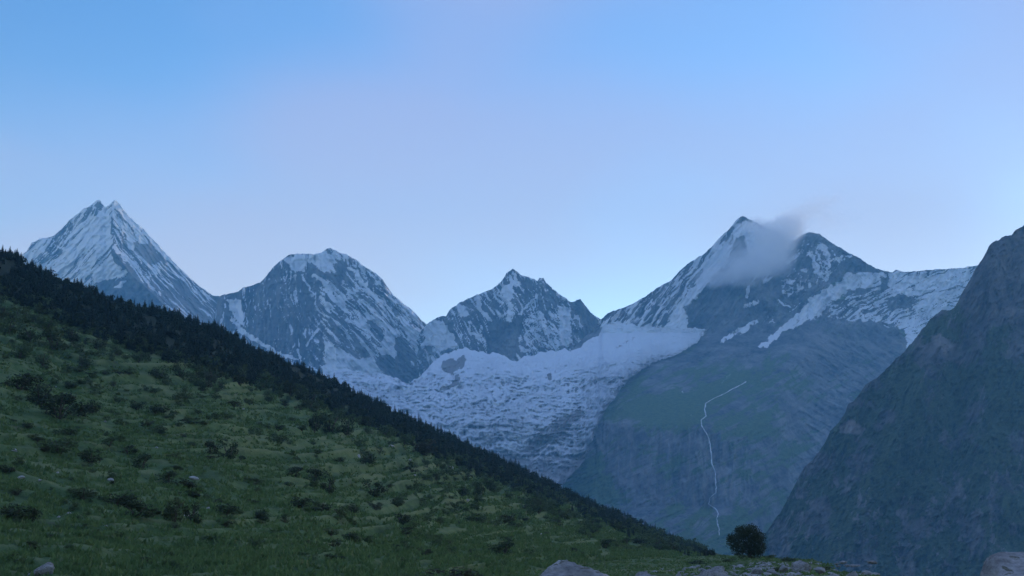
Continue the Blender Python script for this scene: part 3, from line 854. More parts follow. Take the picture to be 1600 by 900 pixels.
def meadow_z(wx, wy):
    d = (MP[..., 0] - wx) ** 2 + (MP[..., 1] - wy) ** 2
    k = np.unravel_index(np.argmin(d), d.shape)
    return float(MP[k][2])

# ------------------------------------------------------------------ foliage meshes
def leaf_cloud(lumps, n, size, rng, flat=0.0):
    """n leaf-sized quads over a set of lumps (cx, cy, cz, rx, ry, rz)"""
    L = np.array(lumps)
    area = L[:, 3] * L[:, 5]
    pick = rng.choice(len(L), n, p=area / area.sum())
    d = rng.normal(size=(n, 3)); d /= np.linalg.norm(d, axis=1)[:, None]
    r = rng.random(n) ** 0.28 * (0.82 + 0.33 * rng.random(n))
    c = L[pick, :3] + d * r[:, None] * L[pick, 3:]
    c[:, 2] = np.maximum(c[:, 2], 0.02)
    a = rng.normal(size=(n, 3)); a /= np.linalg.norm(a, axis=1)[:, None]
    nrm = d + 0.7 * rng.normal(size=(n, 3)); nrm /= np.linalg.norm(nrm, axis=1)[:, None]
    u = np.cross(nrm, a); u /= np.linalg.norm(u, axis=1)[:, None] + 1e-9
    v = np.cross(nrm, u)
    s = size * (0.6 + 0.8 * rng.random(n))[:, None]
    V = np.stack([c - u * s, c - v * s * 0.55 + nrm * s * 0.15, c + u * s, c + v * s * 0.55 + nrm * s * 0.15], 1)
    return V.reshape(-1, 3), np.arange(4 * n).reshape(-1, 4)

def tubes(paths):
    """tapered six-sided limbs: list of (points, radii)"""
    Vs, Fs, o = [], [], 0
    for pts, rad in paths:
        pts = np.array(pts, float)
        for i, (p, r) in enumerate(zip(pts, rad)):
            d = pts[min(i + 1, len(pts) - 1)] - pts[max(i - 1, 0)]
            d /= np.linalg.norm(d) + 1e-9
            a = np.cross(d, [0.3, 0.9, 0.1]); a /= np.linalg.norm(a) + 1e-9
            b = np.cross(d, a)
            ang = np.linspace(0, 2 * math.pi, 6, endpoint=False)
            Vs.append(p + r * (np.cos(ang)[:, None] * a + np.sin(ang)[:, None] * b))
        n = len(pts)
        for i in range(n - 1):
            for j in range(6):
                Fs.append([o + i * 6 + j, o + i * 6 + (j + 1) % 6, o + (i + 1) * 6 + (j + 1) % 6, o + (i + 1) * 6 + j])
        o += 6 * n
    return np.concatenate(Vs), np.array(Fs)

def to_mesh(name, V, Fc, mat, smooth=False):
    o = mesh_obj(name, V, Fc, mat, smooth=smooth)
    me = o.data
    bpy.data.objects.remove(o)
    return me

def shrub_lumps(rng, tall=1.0):
    lumps = []
    for k in range(rng.integers(6, 10)):
        x = rng.uniform(-0.36, 0.36); y = rng.uniform(-0.3, 0.3)
        r = rng.uniform(0.13, 0.25)
        z = tall * rng.uniform(0.16, 0.72) * (1 - 0.9 * (x * x + y * y))
        lumps.append((x, y, z, r, r, r * rng.uniform(0.75, 1.1) * min(tall, 1.3)))
    lumps.append((0, 0, 0.22 * tall, 0.40, 0.34, 0.2 * tall))
    return lumps

SHRUBS = []
for v in range(8):
    rng = np.random.default_rng(200 + v)
    V, Fc = leaf_cloud(shrub_lumps(rng), 620, 0.045, rng)
    st = []
    for k in range(5):
        a = rng.uniform(0, 6.28)
        e = np.array([math.cos(a) * 0.28, math.sin(a) * 0.28, rng.uniform(0.4, 0.7)])
        st.append(([(0, 0, -0.12), e * 0.45 + [0, 0, 0.06], e], (0.024, 0.016, 0.006)))
    SV, SF = tubes(st)
    SHRUBS.append({c: to_mesh('foliage', V, Fc, m) for c, m in (('dark', M_DARKLEAF), ('mid', M_MIDLEAF), ('grey', M_GREYLEAF), ('crest', M_CONIFER))} | {'stem': to_mesh('stem', SV, SF, M_BARK)})

def put_shrub(p, w, h, colour, label, group, cat='shrub', name='shrub', rz=None):
    v = random.choice(SHRUBS)
    e = empty(name, p - Vector((0, 0, 0.04 * h)))
    e.scale = (w, w, h)
    e.rotation_euler.z = random.uniform(0, 6.28) if rz is None else rz
    for nm, me in (('foliage', v[colour]), ('stem', v['stem'])):
        c = bpy.data.objects.new(nm, me)
        COL.objects.link(c)
        c.parent = e
    tag(e, label, cat, group)
    return e

def conifer_mesh(rng, tiers=11, arms=7):
    """height 1: drooping whorls of needle sprays round a stem"""
    V, Fc, o = [], [], 0
    for k in range(tiers):
        u = k / (tiers - 1)
        z = 0.10 + 0.88 * u
        R = (0.205 * (1 - u) ** 0.85 + 0.012) * rng.uniform(0.8, 1.15)
        off = rng.uniform(0, 6.28)
        for j in range(arms):
            a = off + j * 6.283 / arms + rng.uniform(-0.3, 0.3)
            r = R * rng.uniform(0.65, 1.2)
            c, s = math.cos(a), math.sin(a)
            w = r * 0.34
            dz = 0.10 * (1 - u) + 0.03
            V += [(0, 0, z + 0.045), (c * r * 0.6 - s * w, s * r * 0.6 + c * w, z - dz * 0.35), (c * r, s * r, z - dz * rng.uniform(0.4, 0.9)), (c * r * 0.6 + s * w, s * r * 0.6 - c * w, z - dz * 0.35)]
            Fc.append((o, o + 1, o + 2, o + 3)); o += 4
    V += [(0.015, 0, 0.9), (-0.01, 0.012, 0.9), (-0.01, -0.012, 0.9), (0, 0, 1.03)]
    Fc += [(o, o + 1, o + 3, o + 3), ]
    Fc[-1] = (o, o + 1, o + 2, o + 3)
    return np.array(V), np.array(Fc)

CONIFERS = []
for v in range(6):
    rng = np.random.default_rng(300 + v)
    V, Fc = conifer_mesh(rng)
    TV, TF = tubes([([(0, 0, -0.08), (0.004, 0, 0.35), (0, 0, 0.85)], (0.022, 0.016, 0.004))])
    CONIFERS.append((to_mesh('crown', V, Fc, M_CONIFER), to_mesh('trunk', TV, TF, M_BARK), V, Fc))

def put_conifer(p, h, wide, label, group):
    cr, tr, _, _ = random.choice(CONIFERS)
    e = empty('conifer_tree', p)
    e.scale = (h * wide, h * wide, h)
    e.rotation_euler = (random.uniform(-0.03, 0.03), random.uniform(-0.03, 0.03), random.uniform(0, 6.28))
    for nm, me in (('crown', cr), ('trunk', tr)):
        c = bpy.data.objects.new(nm, me)
        COL.objects.link(c)
        c.parent = e
    tag(e, label, 'tree', group)

# ---- conifers along the skyline of the hill (single trees), the belt below them as one wood
x = -6.0
n_tree = 0
while x < 1112 and n_tree < 290:
    dens = fbm(np.array([x / 30.0]), np.array([2.0]), 121, 2)[0]
    p = hill_point(x, float(np.interp(x, SX, SY)) - 30)
    j = random.choice((0, 0, 1, 2, 4, 7))
    ci = int((x - HX[0]) / 2)
    p = Vector(GP[NR - 1 - j, ci])
    hpx = np.interp(x, [0, 120, 400, 900, 1125], [9, 10, 10.5, 10, 8]) * random.uniform(0.55, 1.05) * (0.7 + 0.7 * dens) * (1.45 if random.random() < 0.06 else 1)
    h = hpx * p.y / F
    if random.random() < 0.40:
        v = random.choice(SHRUBS)
        e = empty('bushy_tree', p - Vector((0, 0, 0.05 * h)))
        e.scale = (h * 1.15, h * 1.15, h * 0.95)
        e.rotation_euler.z = random.uniform(0, 6.28)
        for nm, me in (('crown', v['crest']), ('trunk', v['stem'])):
            c = bpy.data.objects.new(nm, me)
            COL.objects.link(c)
            c.parent = e
        tag(e, 'rounded dark tree between the conifers on the hill crest', 'tree', 'rounded trees along the hill crest')
    else:
        put_conifer(p - Vector((0, 0, 0.03 * h)), h, random.uniform(1.4, 2.7), 'dark conifer on the skyline of the forested hill crest', 'conifers along the hill crest')
    n_tree += 1
    x += random.uniform(2.4, 5.2)

BLOBS = [leaf_cloud(shrub_lumps(np.random.default_rng(280 + v)), 120, 0.10, np.random.default_rng(290 + v)) for v in range(4)]
def build_wood():
    Vs, Fs, o = [], [], 0
    n = 0
    tries = 0
    while n < 3300 and tries < 30000:
        tries += 1
        xx = random.uniform(-30, 1118)
        yr = float(np.interp(xx, SX, SY)) + 8
        yf = float(fline(xx))
        yy = random.uniform(yr, yf + 16)
        edge = (yy - yf) / 16.0
        gap = fbm(np.array([xx / 26]), np.array([yy / 18]), 122, 3)[0]
        if edge > 0 and random.random() < edge * 1.1: continue
        if gap < 0.36 and random.random() < 0.7: continue
        p = hill_point(xx, yy)
        h = random.uniform(11, 19) * p.y / F * np.interp(xx, [0, 700, 1125], [1.05, 1.0, 0.7])
        w = h * random.uniform(1.3, 2.4)
        _, _, V, Fc = random.choice(CONIFERS)
        if random.random() < 0.3:
            V, Fc = random.choice(BLOBS)
            h *= 0.8
            w = h * 1.25
        a = random.uniform(0, 6.28); c, s = math.cos(a), math.sin(a)
        q = np.stack([(V[:, 0] * c - V[:, 1] * s) * w + p.x, (V[:, 0] * s + V[:, 1] * c) * w + p.y, V[:, 2] * h + p.z - 0.05 * h], 1)
        Vs.append(q); Fs.append(Fc + o); o += len(V)
        n += 1
    w = mesh_obj('conifer_wood', np.concatenate(Vs), np.concatenate(Fs), M_CONIFER, smooth=False)
    tag(w, 'dense dark conifer wood below the hill crest', 'wood', kind='stuff')
build_wood()

# ---- shrubs that can be told apart on the slope: x, foot y, width, height, colour
SH = [(30, 610, 60, 34, 'dark'), (62, 634, 58, 40, 'dark'), (92, 656, 70, 44, 'dark'), (120, 652, 42, 30, 'dark'), (143, 646, 32, 25, 'dark'), (214, 642, 36, 18, 'dark'), (245, 648, 45, 18, 'dark'), (248, 594, 32, 26, 'dark'), (282, 592, 32, 30, 'dark'),
      (130, 577, 26, 28, 'dark'), (297, 662, 34, 11, 'dark'), (251, 681, 20, 14, 'dark'), (92, 712, 56, 36, 'mid'), (142, 724, 42, 26, 'dark'), (221, 734, 36, 28, 'dark'), (264, 757, 36, 22, 'dark'), (290, 763, 36, 16, 'dark'), (330, 710, 30, 23, 'dark'), (357, 720, 34, 36, 'dark'),
      (12, 742, 40, 16, 'dark'), (18, 812, 62, 28, 'dark'), (50, 814, 28, 22, 'dark'), (130, 782, 52, 24, 'mid'), (180, 792, 62, 26, 'dark'), (212, 812, 62, 30, 'dark'), (272, 818, 44, 42, 'mid'), (300, 816, 34, 32, 'dark'), (352, 808, 42, 22, 'dark'), (325, 848, 32, 14, 'mid'),
      (397, 857, 30, 20, 'mid'), (460, 746, 32, 18, 'dark'), (491, 752, 42, 22, 'dark'), (513, 771, 29, 27, 'dark'), (585, 779, 38, 30, 'dark'), (468, 796, 42, 22, 'dark'), (500, 802, 42, 18, 'dark'), (531, 812, 32, 20, 'mid'), (551, 803, 30, 18, 'dark'),
      (410, 817, 32, 20, 'dark'), (446, 817, 22, 15, 'mid'), (555, 847, 36, 20, 'dark'), (516, 840, 40, 14, 'mid'), (521, 877, 38, 12, 'dark'), (576, 727, 38, 22, 'dark'), (630, 822, 44, 22, 'dark'), (620, 792, 28, 16, 'mid'), (516, 678, 46, 44, 'dark'), (491, 676, 26, 34, 'dark'),
      (541, 682, 22, 40, 'dark'), (435, 673, 22, 12, 'dark'), (600, 682, 32, 25, 'mid'), (410, 606, 34, 32, 'mid'), (372, 596, 30, 30, 'mid'), (452, 618, 34, 28, 'mid'), (482, 634, 42, 28, 'dark'), (660, 712, 54, 30, 'grey'), (630, 700, 34, 24, 'mid'), (786, 868, 48, 24, 'dark'),
      (945, 857, 28, 16, 'dark'), (840, 802, 42, 18, 'mid'), (742, 818, 32, 16, 'dark'), (862, 794, 32, 14, 'mid'), (12, 524, 42, 38, 'mid'), (48, 536, 44, 36, 'mid'), (84, 548, 50, 36, 'mid'), (152, 548, 28, 24, 'mid'), (182, 556, 28, 22, 'mid'), (216, 566, 28, 20, 'mid'),
      (30, 560, 40, 30, 'mid'), (66, 575, 36, 24, 'mid'), (4, 500, 40, 30, 'mid'), (36, 506, 40, 32, 'mid'), (70, 518, 40, 30, 'mid'), (112, 534, 34, 28, 'dark'), (310, 596, 28, 28, 'mid'), (334, 600, 30, 32, 'mid'), (325, 606, 24, 26, 'grey'), (575, 668, 28, 20, 'mid'), (690, 735, 30, 18, 'mid'),
      (770, 770, 34, 20, 'mid'), (880, 812, 32, 16, 'mid'), (920, 828, 28, 14, 'mid'), (1000, 850, 30, 12, 'dark'), (1040, 860, 28, 10, 'mid'), (805, 826, 30, 12, 'mid'), (560, 700, 24, 18, 'mid'), (720, 775, 28, 18, 'dark'), (170, 700, 30, 16, 'mid'), (60, 690, 30, 14, 'mid')]
COLW = {'dark': 'dark green', 'mid': 'mid green', 'grey': 'pale grey-green'}
def shrub_words(sx, sy, w, h, c):
    up = sy - float(fline(sx))
    where, grp = (('in the scrub just below the conifer wood', 'by the conifer wood') if up < 70 else ('on the middle terraces of the hillside', 'on the middle terraces') if up < 190 else ('on the lower grassy slope above the meadow', 'on the lower slope'))
    if 20 < sx < 150 and 600 < sy < 660:
        where, grp = 'massed in the deep hollow of the upper hillside', 'in the hollow'
    form = 'upright' if h > w * 0.95 else 'low spreading' if h < w * 0.5 else 'rounded'
    return f'{form} {COLW[c]} shrub {where}', f'{form} {COLW[c]} shrubs {grp}'
for (sx, sy, w, h, c) in SH:
    p = hill_point(sx, sy)
    k = p.y / F
    put_shrub(p, w * k * 1.05, h * k * 1.12, c, *shrub_words(sx, sy, w, h, c))

big = hill_point(705, 905)
put_shrub(Vector((big.x, 70.0, meadow_z(big.x, 70.0))), 118 * 70 / F, 44 * 70 / F, 'grey', 'broad grey-green shrub at the foot of the slope', None, name='shrub')
big2 = hill_point(660, 905)
put_shrub(Vector((big2.x * 0.98, 68.0, meadow_z(big2.x, 68.0))), 70 * 68 / F, 36 * 68 / F, 'mid', 'low green shrub beside the broad grey-green one at the slope foot', None, name='shrub')

# low scrub along the lip of the meadow
for (sx, D, w, h, c, lb) in [(1205, 215, 26, 8, 'mid', 'low green shrub beside the round tree on the meadow lip'), (1232, 160, 30, 10, 'dark', 'dark low shrub on the meadow lip behind the flat pale boulder'), (1284, 105, 34, 11, 'dark', 'dark tangled shrub where the meadow lip breaks down'),
                             (1214, 100, 30, 9, 'mid', 'low green shrub among the meadow-edge stones'), (1092, 180, 36, 8, 'dark', 'dark spreading shrub at the hill foot near the round tree'), (1136, 205, 22, 9, 'mid', 'small green shrub leaning against the round tree')]:
    q = ray_point(sx, 860, D)
    put_shrub(Vector((q[0], q[1], meadow_z(q[0], q[1]))), w * D / F, h * D / F, c, lb, None)

# small shrubs scattered over the slope
n = 0
while n < 195:
    sx = random.uniform(-5, 1080)
    ylo = float(fline(sx)) + 10
    yhi = float(np.interp(sx, [0, 600, 700, 1000, 1130], [895, 890, 880, 862, 864]))
    if ylo >= yhi: continue
    sy = ylo + (yhi - ylo) * random.random() ** 1.7
    if fbm(np.array([sx / 45]), np.array([sy / 22]), 131, 3)[0] < 0.47: continue
    p = hill_point(sx, sy)
    k = p.y / F
    wpx = random.uniform(9, 22)
    near_forest = (sy - ylo) < 40
    c = random.choice(('dark', 'mid', 'mid', 'grey') if not near_forest else ('mid', 'mid', 'dark'))
    where = 'beside the conifer wood' if near_forest else 'dotted over the grassy terraces'
    put_shrub(p, wpx * k * 1.3, wpx * k * random.uniform(0.5, 0.9) * (1.3 if near_forest else 0.9), c, f'tiny {COLW[c]} shrub {where}', f'tiny {COLW[c]} shrubs {where}')
    n += 1

def build_gravel():
    # broken stones too many and too small to tell apart along the meadow edge
    Vs, Fs, o = [], [], 0
    me = rock_mesh('pebble', 611, M_STONE, 1, (1, 1, 0.8), 8)
    bv = np.array([v.co[:] for v in me.vertices]); bf = np.array([p.vertices[:] for p in me.polygons])
    bpy.data.meshes.remove(me)
    for k in range(420):
        sx = random.gauss(1190, 85); D = math.exp(random.uniform(math.log(45), math.log(150)))
        if not 1020 < sx < 1400: continue
        q = ray_point(sx, 860, D)
        r = random.uniform(0.08, 0.30) * (0.6 + D / 150)
        a = random.uniform(0, 6.28); c, s_ = math.cos(a), math.sin(a)
        z = meadow_z(q[0], q[1])
        Vs.append(np.stack([(bv[:, 0] * c - bv[:, 1] * s_) * r + q[0], (bv[:, 0] * s_ + bv[:, 1] * c) * r * 0.8 + q[1], bv[:, 2] * r * random.uniform(0.4, 0.8) + z], 1))
        Fs.append(bf + o); o += len(bv)
    g = mesh_obj('gravel', np.concatenate(Vs), np.concatenate(Fs), M_STONE, smooth=False)
    tag(g, 'scattered small grey rubble along the meadow edge', 'gravel', kind='stuff')

def build_undergrowth():
    # low scrub too small and too mingled to tell apart
    Vs, Fs, o, n = [], [], 0, 0
    protos = []
    for v in range(5):
        rng = np.random.default_rng(260 + v)
        protos.append(leaf_cloud(shrub_lumps(rng, 0.9), 110, 0.10, rng))
    while n < 900:
        sx = random.uniform(-15, 1100)
        ylo = float(fline(sx)) - 6
        yhi = float(np.interp(sx, [0, 600, 700, 1000, 1130], [900, 890, 880, 862, 864]))
        if ylo >= yhi: continue
        sy = ylo + (yhi - ylo) * random.random() ** 1.9
        scrub = fbm(np.array([sx / 60]), np.array([sy / 26]), 171, 3)[0] + 0.22 * (1 - min((sy - ylo) / 70.0, 1))
        if sx < 330: scrub += 0.10 * (1 - min((sy - ylo) / 110.0, 1))
        if scrub < 0.56: continue
        p = hill_point(sx, sy)
        k = p.y / F
        w = random.uniform(9, 24) * k; h = w * random.uniform(0.45, 0.9)
        V, Fc = random.choice(protos)
        a = random.uniform(0, 6.28); c, s_ = math.cos(a), math.sin(a)
        Vs.append(np.stack([(V[:, 0] * c - V[:, 1] * s_) * w + p.x, (V[:, 0] * s_ + V[:, 1] * c) * w + p.y, V[:, 2] * h + p.z - 0.05 * h], 1))
        Fs.append(Fc + o); o += len(V); n += 1
    u = mesh_obj('undergrowth', np.concatenate(Vs), np.concatenate(Fs), M_MIDLEAF, smooth=False)
    tag(u, 'mingled low scrub over the upper hillside', 'scrub', kind='stuff')
build_undergrowth()

def build_grass():
    """tufts of long grass over slope and meadow"""
    Vs, Fs = [], []
    n = 42000
    xs = RNG.uniform(-20, 1130, n)
    lo = fline(xs) + 6
    hi = np.interp(xs, HX, H_YB) - 1
    ok = hi > lo
    xs, lo, hi = xs[ok], lo[ok], hi[ok]
    t0 = (hi - np.interp(xs, HX, H_YB)) ; yy = hi - (hi - lo) * RNG.random(len(xs))
    ci = ((xs - HX[0]) / 2).astype(int)
    r = (np.interp(xs, HX, H_YB) - yy) / (np.interp(xs, HX, H_YB) - np.interp(xs, HX, H_YR)) * (NR - 1)
    base = GP[np.clip(r.astype(int), 0, NR - 1), np.clip(ci, 0, len(HX) - 1)]
    base = base + np.stack([RNG.uniform(-1, 1, len(base)) * base[:, 1] / F, RNG.uniform(-.2, .2, len(base)), np.zeros(len(base))], 1)
    keep = (fbm(xs / 20, yy / 8, 141, 3) > 0.40) & (TREAD[np.clip(r.astype(int), 0, NR - 1), np.clip(ci, 0, len(HX) - 1)] < RNG.uniform(0.2, 1.3, len(xs)))
    base = base[keep]
    # meadow tufts
    m = 5000
    mi = RNG.integers(70, MP.shape[0], m); mj = RNG.integers(190, 320, m)
    mb = MP[mi, mj] + np.stack([RNG.uniform(-.5, .5, m), RNG.uniform(-.5, .5, m), np.zeros(m)], 1)
    base = np.concatenate([base, mb])
    d = base[:, 1]
    low = np.ones(len(base)); low[-m:] = 0.45
    for b in range(4):
        h = low * (0.22 + 0.0011 * d) * (0.5 + RNG.random(len(base)))
        w = (0.05 + 0.0009 * d) * (0.6 + 0.8 * RNG.random(len(base)))
        a = RNG.uniform(0, 6.283, len(base))
        ox = RNG.normal(0, 1, len(base)) * (0.1 + 0.001 * d); oy = RNG.normal(0, 1, len(base)) * (0.1 + 0.001 * d)
        lean = RNG.normal(0, 0.45, len(base)) * h
        c = base + np.stack([ox, oy, -0.04 + 0 * ox], 1)
        dx, dy = np.cos(a) * w, np.sin(a) * w
        z = np.zeros(len(base))
        V = np.stack([c - np.stack([dx, dy, z], 1), c + np.stack([dx, dy, z], 1), c + np.stack([lean, RNG.normal(0, 0.2, len(base)) * h, h], 1)], 1)
        Vs.append(V.reshape(-1, 3))
    V = np.concatenate(Vs)
    o = mesh_obj('grass', V, np.arange(len(V)).reshape(-1, 3), M_GRASSBLADE, smooth=False)
    tag(o, 'tufts of long grass over the hillside and meadow', 'grass', kind='stuff')
build_grass()

# ------------------------------------------------------------------ round tree at the edge of the meadow
def round_tree():
    D = 225.0
    k = D / F
    base = ray_point(1168, 860, D)
    base[2] = meadow_z(base[0], base[1]) - 0.1
    e = empty('broadleaf_tree', Vector(base))
    rng = np.random.default_rng(77)
    def at(x, y): return ((x - 1168) * k, 0.0, (880 - y) * k)
    lumps = []
    for (x, y, r, dy) in [(1172, 848, 21, 0), (1180, 856, 17, -0.6), (1163, 838, 14, 0.3), (1176, 836, 13, 0), (1186, 846, 12, 0.4), (1188, 862, 10, 0), (1150, 848, 13, -1.0), (1144, 854, 11, -0.6), (1152, 862, 12, -0.8), (1165, 866, 15, -0.3), (1180, 870, 12, 0), (1158, 834, 8, 0.4), (1141, 846, 7, -0.4)]:
        px, _, pz = at(x, y)
        lumps.append((px, dy + rng.uniform(-0.5, 0.5), pz, r * k, r * k * 0.95, r * k * 0.92))
    V, Fc = leaf_cloud(lumps, 7500, 0.13, rng)
    mesh_obj('crown', V, Fc, M_DARKLEAF, e, smooth=False)
    limbs = [([(0.4, 0, -0.3), (0.4, 0, 0.7), (0.5, 0, 1.6)], (0.2, 0.17, 0.12))]
    for (x, y) in [(1150, 852), (1160, 840), (1174, 838), (1186, 850), (1180, 862)]:
        px, _, pz = at(x, y)
        limbs.append(([(0.42, 0, 0.8), (0.42 * 0.5 + px * 0.5, rng.uniform(-0.4, 0.4), pz * 0.55), (px, rng.uniform(-0.6, 0.6), pz)], (0.11, 0.07, 0.02)))
    SV, SF = tubes(limbs)
    mesh_obj('trunk', SV, SF, M_BARK, e)
    tag(e, 'round bushy dark green tree standing alone at the meadow edge', 'tree')
round_tree()

# ------------------------------------------------------------------ boulders and stones
def rock_mesh(name, seed, mat, sub=4, squash=(1, 1, 0.7), cuts=15, peak=False):
    bm = bmesh.new()
    bmesh.ops.create_icosphere(bm, subdivisions=sub, radius=1.0)
    rng = np.random.default_rng(seed)
    nrm = rng.normal(size=(cuts, 3)); nrm /= np.linalg.norm(nrm, axis=1)[:, None]
    off = rng.uniform(0.38, 0.85, cuts)
    co = np.array([v.co[:] for v in bm.verts])
    for nn, of in zip(nrm, off):
        d = co @ nn - of
        co = co - np.where(d > 0, d * 0.88, 0)[:, None] * nn
    q = co * 2.2
    bump = (fbm(q[:, 0] + q[:, 2] * 0.7, q[:, 1] + q[:, 2] * 0.4, seed, 4) - 0.5) * 0.34 + (fbm(q[:, 0] * 4 - q[:, 2] * 2, q[:, 1] * 4 + q[:, 2] * 3, seed + 3, 4, 0.6) - 0.5) * 0.20
    co = co * (1 + bump[:, None])
    co = co - (co.max(0) + co.min(0)) / 2
    co = co / np.abs(co).max(0)
    if peak:
        co[:, :2] *= (1.0 - 0.22 * np.clip(co[:, 2:3], 0, 1))
        co[:, 0] += 0.15 * co[:, 2]
    co = co * np.array(squash)
    for v, c in zip(bm.verts, co):
        v.co = c
    me = bpy.data.meshes.new(name)
    bm.to_mesh(me); bm.free()
    for p in me.polygons: p.use_smooth = True
    me.materials.append(mat)
    return me

def put_rock(me, p, size, label, group=None, rz=None, name='boulder', cat='boulder'):
    o = bpy.data.objects.new(name, me)
    COL.objects.link(o)
    o.location = p
    o.scale = size
    o.rotation_euler.z = random.uniform(0, 6.28) if rz is None else rz
    tag(o, label, cat, group)
    return o

build_gravel()
BIG = [rock_mesh('boulder', 500 + i, M_STONE, 5, (1, 1, 1), peak=(i != 1)) for i in range(4)]
SMALL = [rock_mesh('stone', 520 + i, M_WHITESTONE, 3, (1, 1, 0.75)) for i in range(4)]
GREYS = [rock_mesh('stone', 540 + i, M_STONE, 3, (1, 1, 0.75)) for i in range(4)]
# big ones in the foreground: x of centre, y of the top, distance, half-width px, half-depth m
def fore(x, ytop, D, halfpx, label, me, rz, group=None):
    top = ray_point(x, ytop, D)
    gz = meadow_z(top[0], top[1])
    hw = halfpx * D / F
    hz = (top[2] - gz) * 0.60
    return put_rock(me, Vector((top[0], top[1], gz + (top[2] - gz) * 0.40)), (hw, hw * 0.85, hz), label, group, rz, 'stone' if group else 'boulder', 'stone' if group else 'boulder')
fore(908, 874, 50, 105, 'pale grey pointed boulder in the meadow below the shrubs', BIG[0], 0.4)
fore(1008, 892, 44, 42, 'low flat grey boulder beside the pointed one', BIG[1], 1.2)
fore(1620, 862, 40, 110, 'large pale lichened boulder at the end of the meadow', BIG[2], 2.0)
fore(1112, 884, 60, 26, 'rough grey boulder lying in front of the round tree', BIG[3], 0.2)
fore(1252, 875, 95, 20, 'flat pale boulder on the meadow lip right of the round tree', BIG[1], 0.5)
fore(1330, 892, 60, 18, 'rounded pale boulder at the broken meadow edge', BIG[0], 2.2)
for (x, y, D, r) in [(1088, 893, 55, 12), (1140, 893, 58, 13), (1075, 897, 50, 10), (1182, 884, 80, 11), (1205, 886, 80, 9), (1225, 880, 90, 9), (1280, 884, 85, 10), (1305, 893, 66, 11), (1362, 895, 52, 14), (1270, 893, 62, 8), (1160, 897, 50, 9), (1235, 893, 60, 10), (1060, 889, 62, 8), (1190, 895, 55, 8)]:
    fore(x, y, D, r, 'small grey stone in the rubble along the meadow edge', random.choice(GREYS), random.uniform(0, 6), 'stones along the meadow edge')
# pale stones on the hillside: x, y, width px
ci = hill_point(62, 899)
k = ci.y / F
put_rock(BIG[2], ci + Vector((0, 0, 2 * k)), (22 * k, 18 * k, 15 * k), 'pale grey boulder half buried in the lower hillside grass', None, 0.8)
for i, (x, y, w) in enumerate([(23, 705, 10), (35, 750, 12), (90, 740, 6), (62, 755, 7), (173, 752, 13), (107, 803, 7), (92, 809, 7), (165, 825, 5), (290, 808, 11), (325, 795, 6), (302, 750, 14), (560, 716, 11), (478, 723, 6), (702, 731, 13), (641, 722, 7), (671, 764, 9), (730, 784, 9), (432, 867, 6), (527, 892, 7),
                               (585, 777, 7), (648, 744, 6), (245, 700, 5), (165, 660, 5), (86, 606, 6), (612, 700, 10), (1100, 861, 9), (845, 836, 6), (380, 640, 5)]):
    p = hill_point(x, y)
    k = p.y / F
    put_rock(random.choice(SMALL), p + Vector((0, 0, 0.12 * w * k)), (w * k * 0.5, w * k * 0.42, w * k * 0.38), 'small whitish stone showing in the hillside grass', 'pale stones on the hillside', None, 'stone', 'stone')

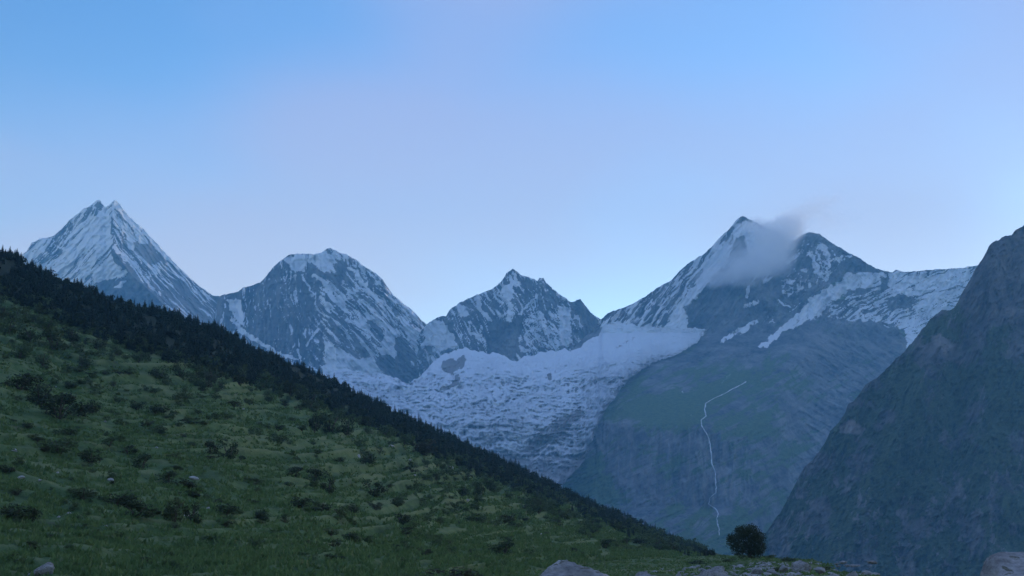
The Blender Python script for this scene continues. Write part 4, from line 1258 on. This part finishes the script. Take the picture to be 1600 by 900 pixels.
# ------------------------------------------------------------------ cloud clinging to the high peak
def cloud():
    PX = 8800.0 / F
    cen = ray_point(1205, 385, 8500.0)
    ell = []   # x, y, rx, ry (frame units), depth offset m, weight
    for (x, y, rx, ry, dz, w) in [(1205, 392, 50, 46, 0, 1.0), (1180, 416, 60, 34, -60, 0.95), (1130, 434, 60, 18, -60, 0.5), (1225, 365, 42, 32, 0, 0.9), (1190, 356, 42, 18, -30, 0.6), (1240, 345, 36, 22, 40, 0.36), (1264, 328, 40, 15, 60, 0.13), (1292, 313, 40, 13, 80, 0.07), (1285, 345, 60, 32, 80, 0.05), (1150, 400, 30, 34, -40, 0.3)]:
        c = ray_point(x, y, 8500.0 + dz) - cen
        ell.append((c, (rx * PX, 190.0, ry * PX), w))
    # hull: union of slightly larger, lumpy ellipsoids as one skin
    bm = bmesh.new()
    for i, (c, r, w) in enumerate(ell):
        res = bmesh.ops.create_icosphere(bm, subdivisions=3, radius=1.0)
        for v in res['verts']:
            v.co = Vector((c[0] + v.co.x * r[0] * 1.12, c[1] + v.co.y * r[1] * 1.12, c[2] + v.co.z * r[2] * 1.12))
    me = bpy.data.meshes.new('cloud')
    bm.to_mesh(me); bm.free()
    o = bpy.data.objects.new('cloud', me)
    COL.objects.link(o)
    o.location = Vector(cen)
    rm = o.modifiers.new('skin', 'REMESH')
    rm.mode = 'VOXEL'
    rm.voxel_size = 14.0
    m = bpy.data.materials.new('mist')
    m.use_nodes = True
    nt = m.node_tree
    nt.nodes.clear()
    out = N(nt, 'ShaderNodeOutputMaterial')
    pv = N(nt, 'ShaderNodeVolumePrincipled')
    pv.inputs['Color'].default_value = (0.99, 0.99, 1.0, 1)
    pv.inputs['Anisotropy'].default_value = 0.2
    tcx = N(nt, 'ShaderNodeTexCoord')
    # swirl the position a little before measuring the lumps
    nw = N(nt, 'ShaderNodeTexNoise')
    nw.inputs['Scale'].default_value = 0.008
    nw.inputs['Detail'].default_value = 3
    nt.links.new(tcx.outputs['Object'], nw.inputs['Vector'])
    sub = N(nt, 'ShaderNodeVectorMath', operation='SUBTRACT'); nt.links.new(nw.outputs['Color'], sub.inputs[0]); sub.inputs[1].default_value = (0.5, 0.5, 0.5)
    scl = N(nt, 'ShaderNodeVectorMath', operation='SCALE'); nt.links.new(sub.outputs[0], scl.inputs[0]); scl.inputs['Scale'].default_value = 120.0
    add = N(nt, 'ShaderNodeVectorMath', operation='ADD'); nt.links.new(tcx.outputs['Object'], add.inputs[0]); nt.links.new(scl.outputs[0], add.inputs[1])
    tot = None
    for c, r, w in ell:
        s1 = N(nt, 'ShaderNodeVectorMath', operation='SUBTRACT'); nt.links.new(add.outputs[0], s1.inputs[0]); s1.inputs[1].default_value = tuple(c)
        s2 = N(nt, 'ShaderNodeVectorMath', operation='DIVIDE'); nt.links.new(s1.outputs[0], s2.inputs[0]); s2.inputs[1].default_value = r
        s3 = N(nt, 'ShaderNodeVectorMath', operation='LENGTH'); nt.links.new(s2.outputs[0], s3.inputs[0])
        v = mapr(nt, s3.outputs['Value'], 0.05, 1.0, w, 0.0)
        tot = v if tot is None else math_n(nt, 'ADD', tot, v)
    nd = N(nt, 'ShaderNodeTexNoise')
    nd.inputs['Scale'].default_value = 0.010
    nd.inputs['Detail'].default_value = 4
    mpx = N(nt, 'ShaderNodeMapping')
    mpx.inputs['Rotation'].default_value = (0, math.radians(35), 0)
    mpx.inputs['Scale'].default_value = (0.5, 1.0, 1.6)
    nt.links.new(tcx.outputs['Object'], mpx.inputs['Vector'])
    nt.links.new(mpx.outputs['Vector'], nd.inputs['Vector'])
    dens = math_n(nt, 'MULTIPLY', tot, mapr(nt, nd.outputs['Fac'], 0.24, 0.66, 0.2, 1.0))
    dens = math_n(nt, 'MULTIPLY', dens, 0.026)
    nt.links.new(dens, pv.inputs['Density'])
    nt.links.new(pv.outputs['Volume'], out.inputs['Volume'])
    try: m.cycles.volume_step_rate = 0.6
    except Exception: pass
    me.materials.append(m)
    tag(o, 'wisp of grey cloud streaming off the high peak', 'cloud')
cloud()

# ------------------------------------------------------------------ haze filling the valley air
def haze():
    x0, x1, y0, y1, z0, z1 = -8900, 8900, -9400, 12100, FLOOR_Z - 1.5, 2950
    V = [(x0, y0, z0), (x1, y0, z0), (x1, y1, z0), (x0, y1, z0), (x0, y0, z1), (x1, y0, z1), (x1, y1, z1), (x0, y1, z1)]
    Fc = [(0, 3, 2, 1), (4, 5, 6, 7), (0, 1, 5, 4), (1, 2, 6, 5), (2, 3, 7, 6), (3, 0, 4, 7)]
    m = bpy.data.materials.new('valley_air')
    m.use_nodes = True
    nt = m.node_tree
    nt.nodes.clear()
    out = N(nt, 'ShaderNodeOutputMaterial')
    pv = N(nt, 'ShaderNodeVolumePrincipled')
    pv.inputs['Color'].default_value = (0.26, 0.66, 1.0, 1)
    pv.inputs['Density'].default_value = 6.0e-5
    nt.links.new(pv.outputs['Volume'], out.inputs['Volume'])
    o = mesh_obj('haze', V, Fc, m, smooth=False)
    tag(o, 'pale blue haze filling the valley air', kind='stuff')
haze()
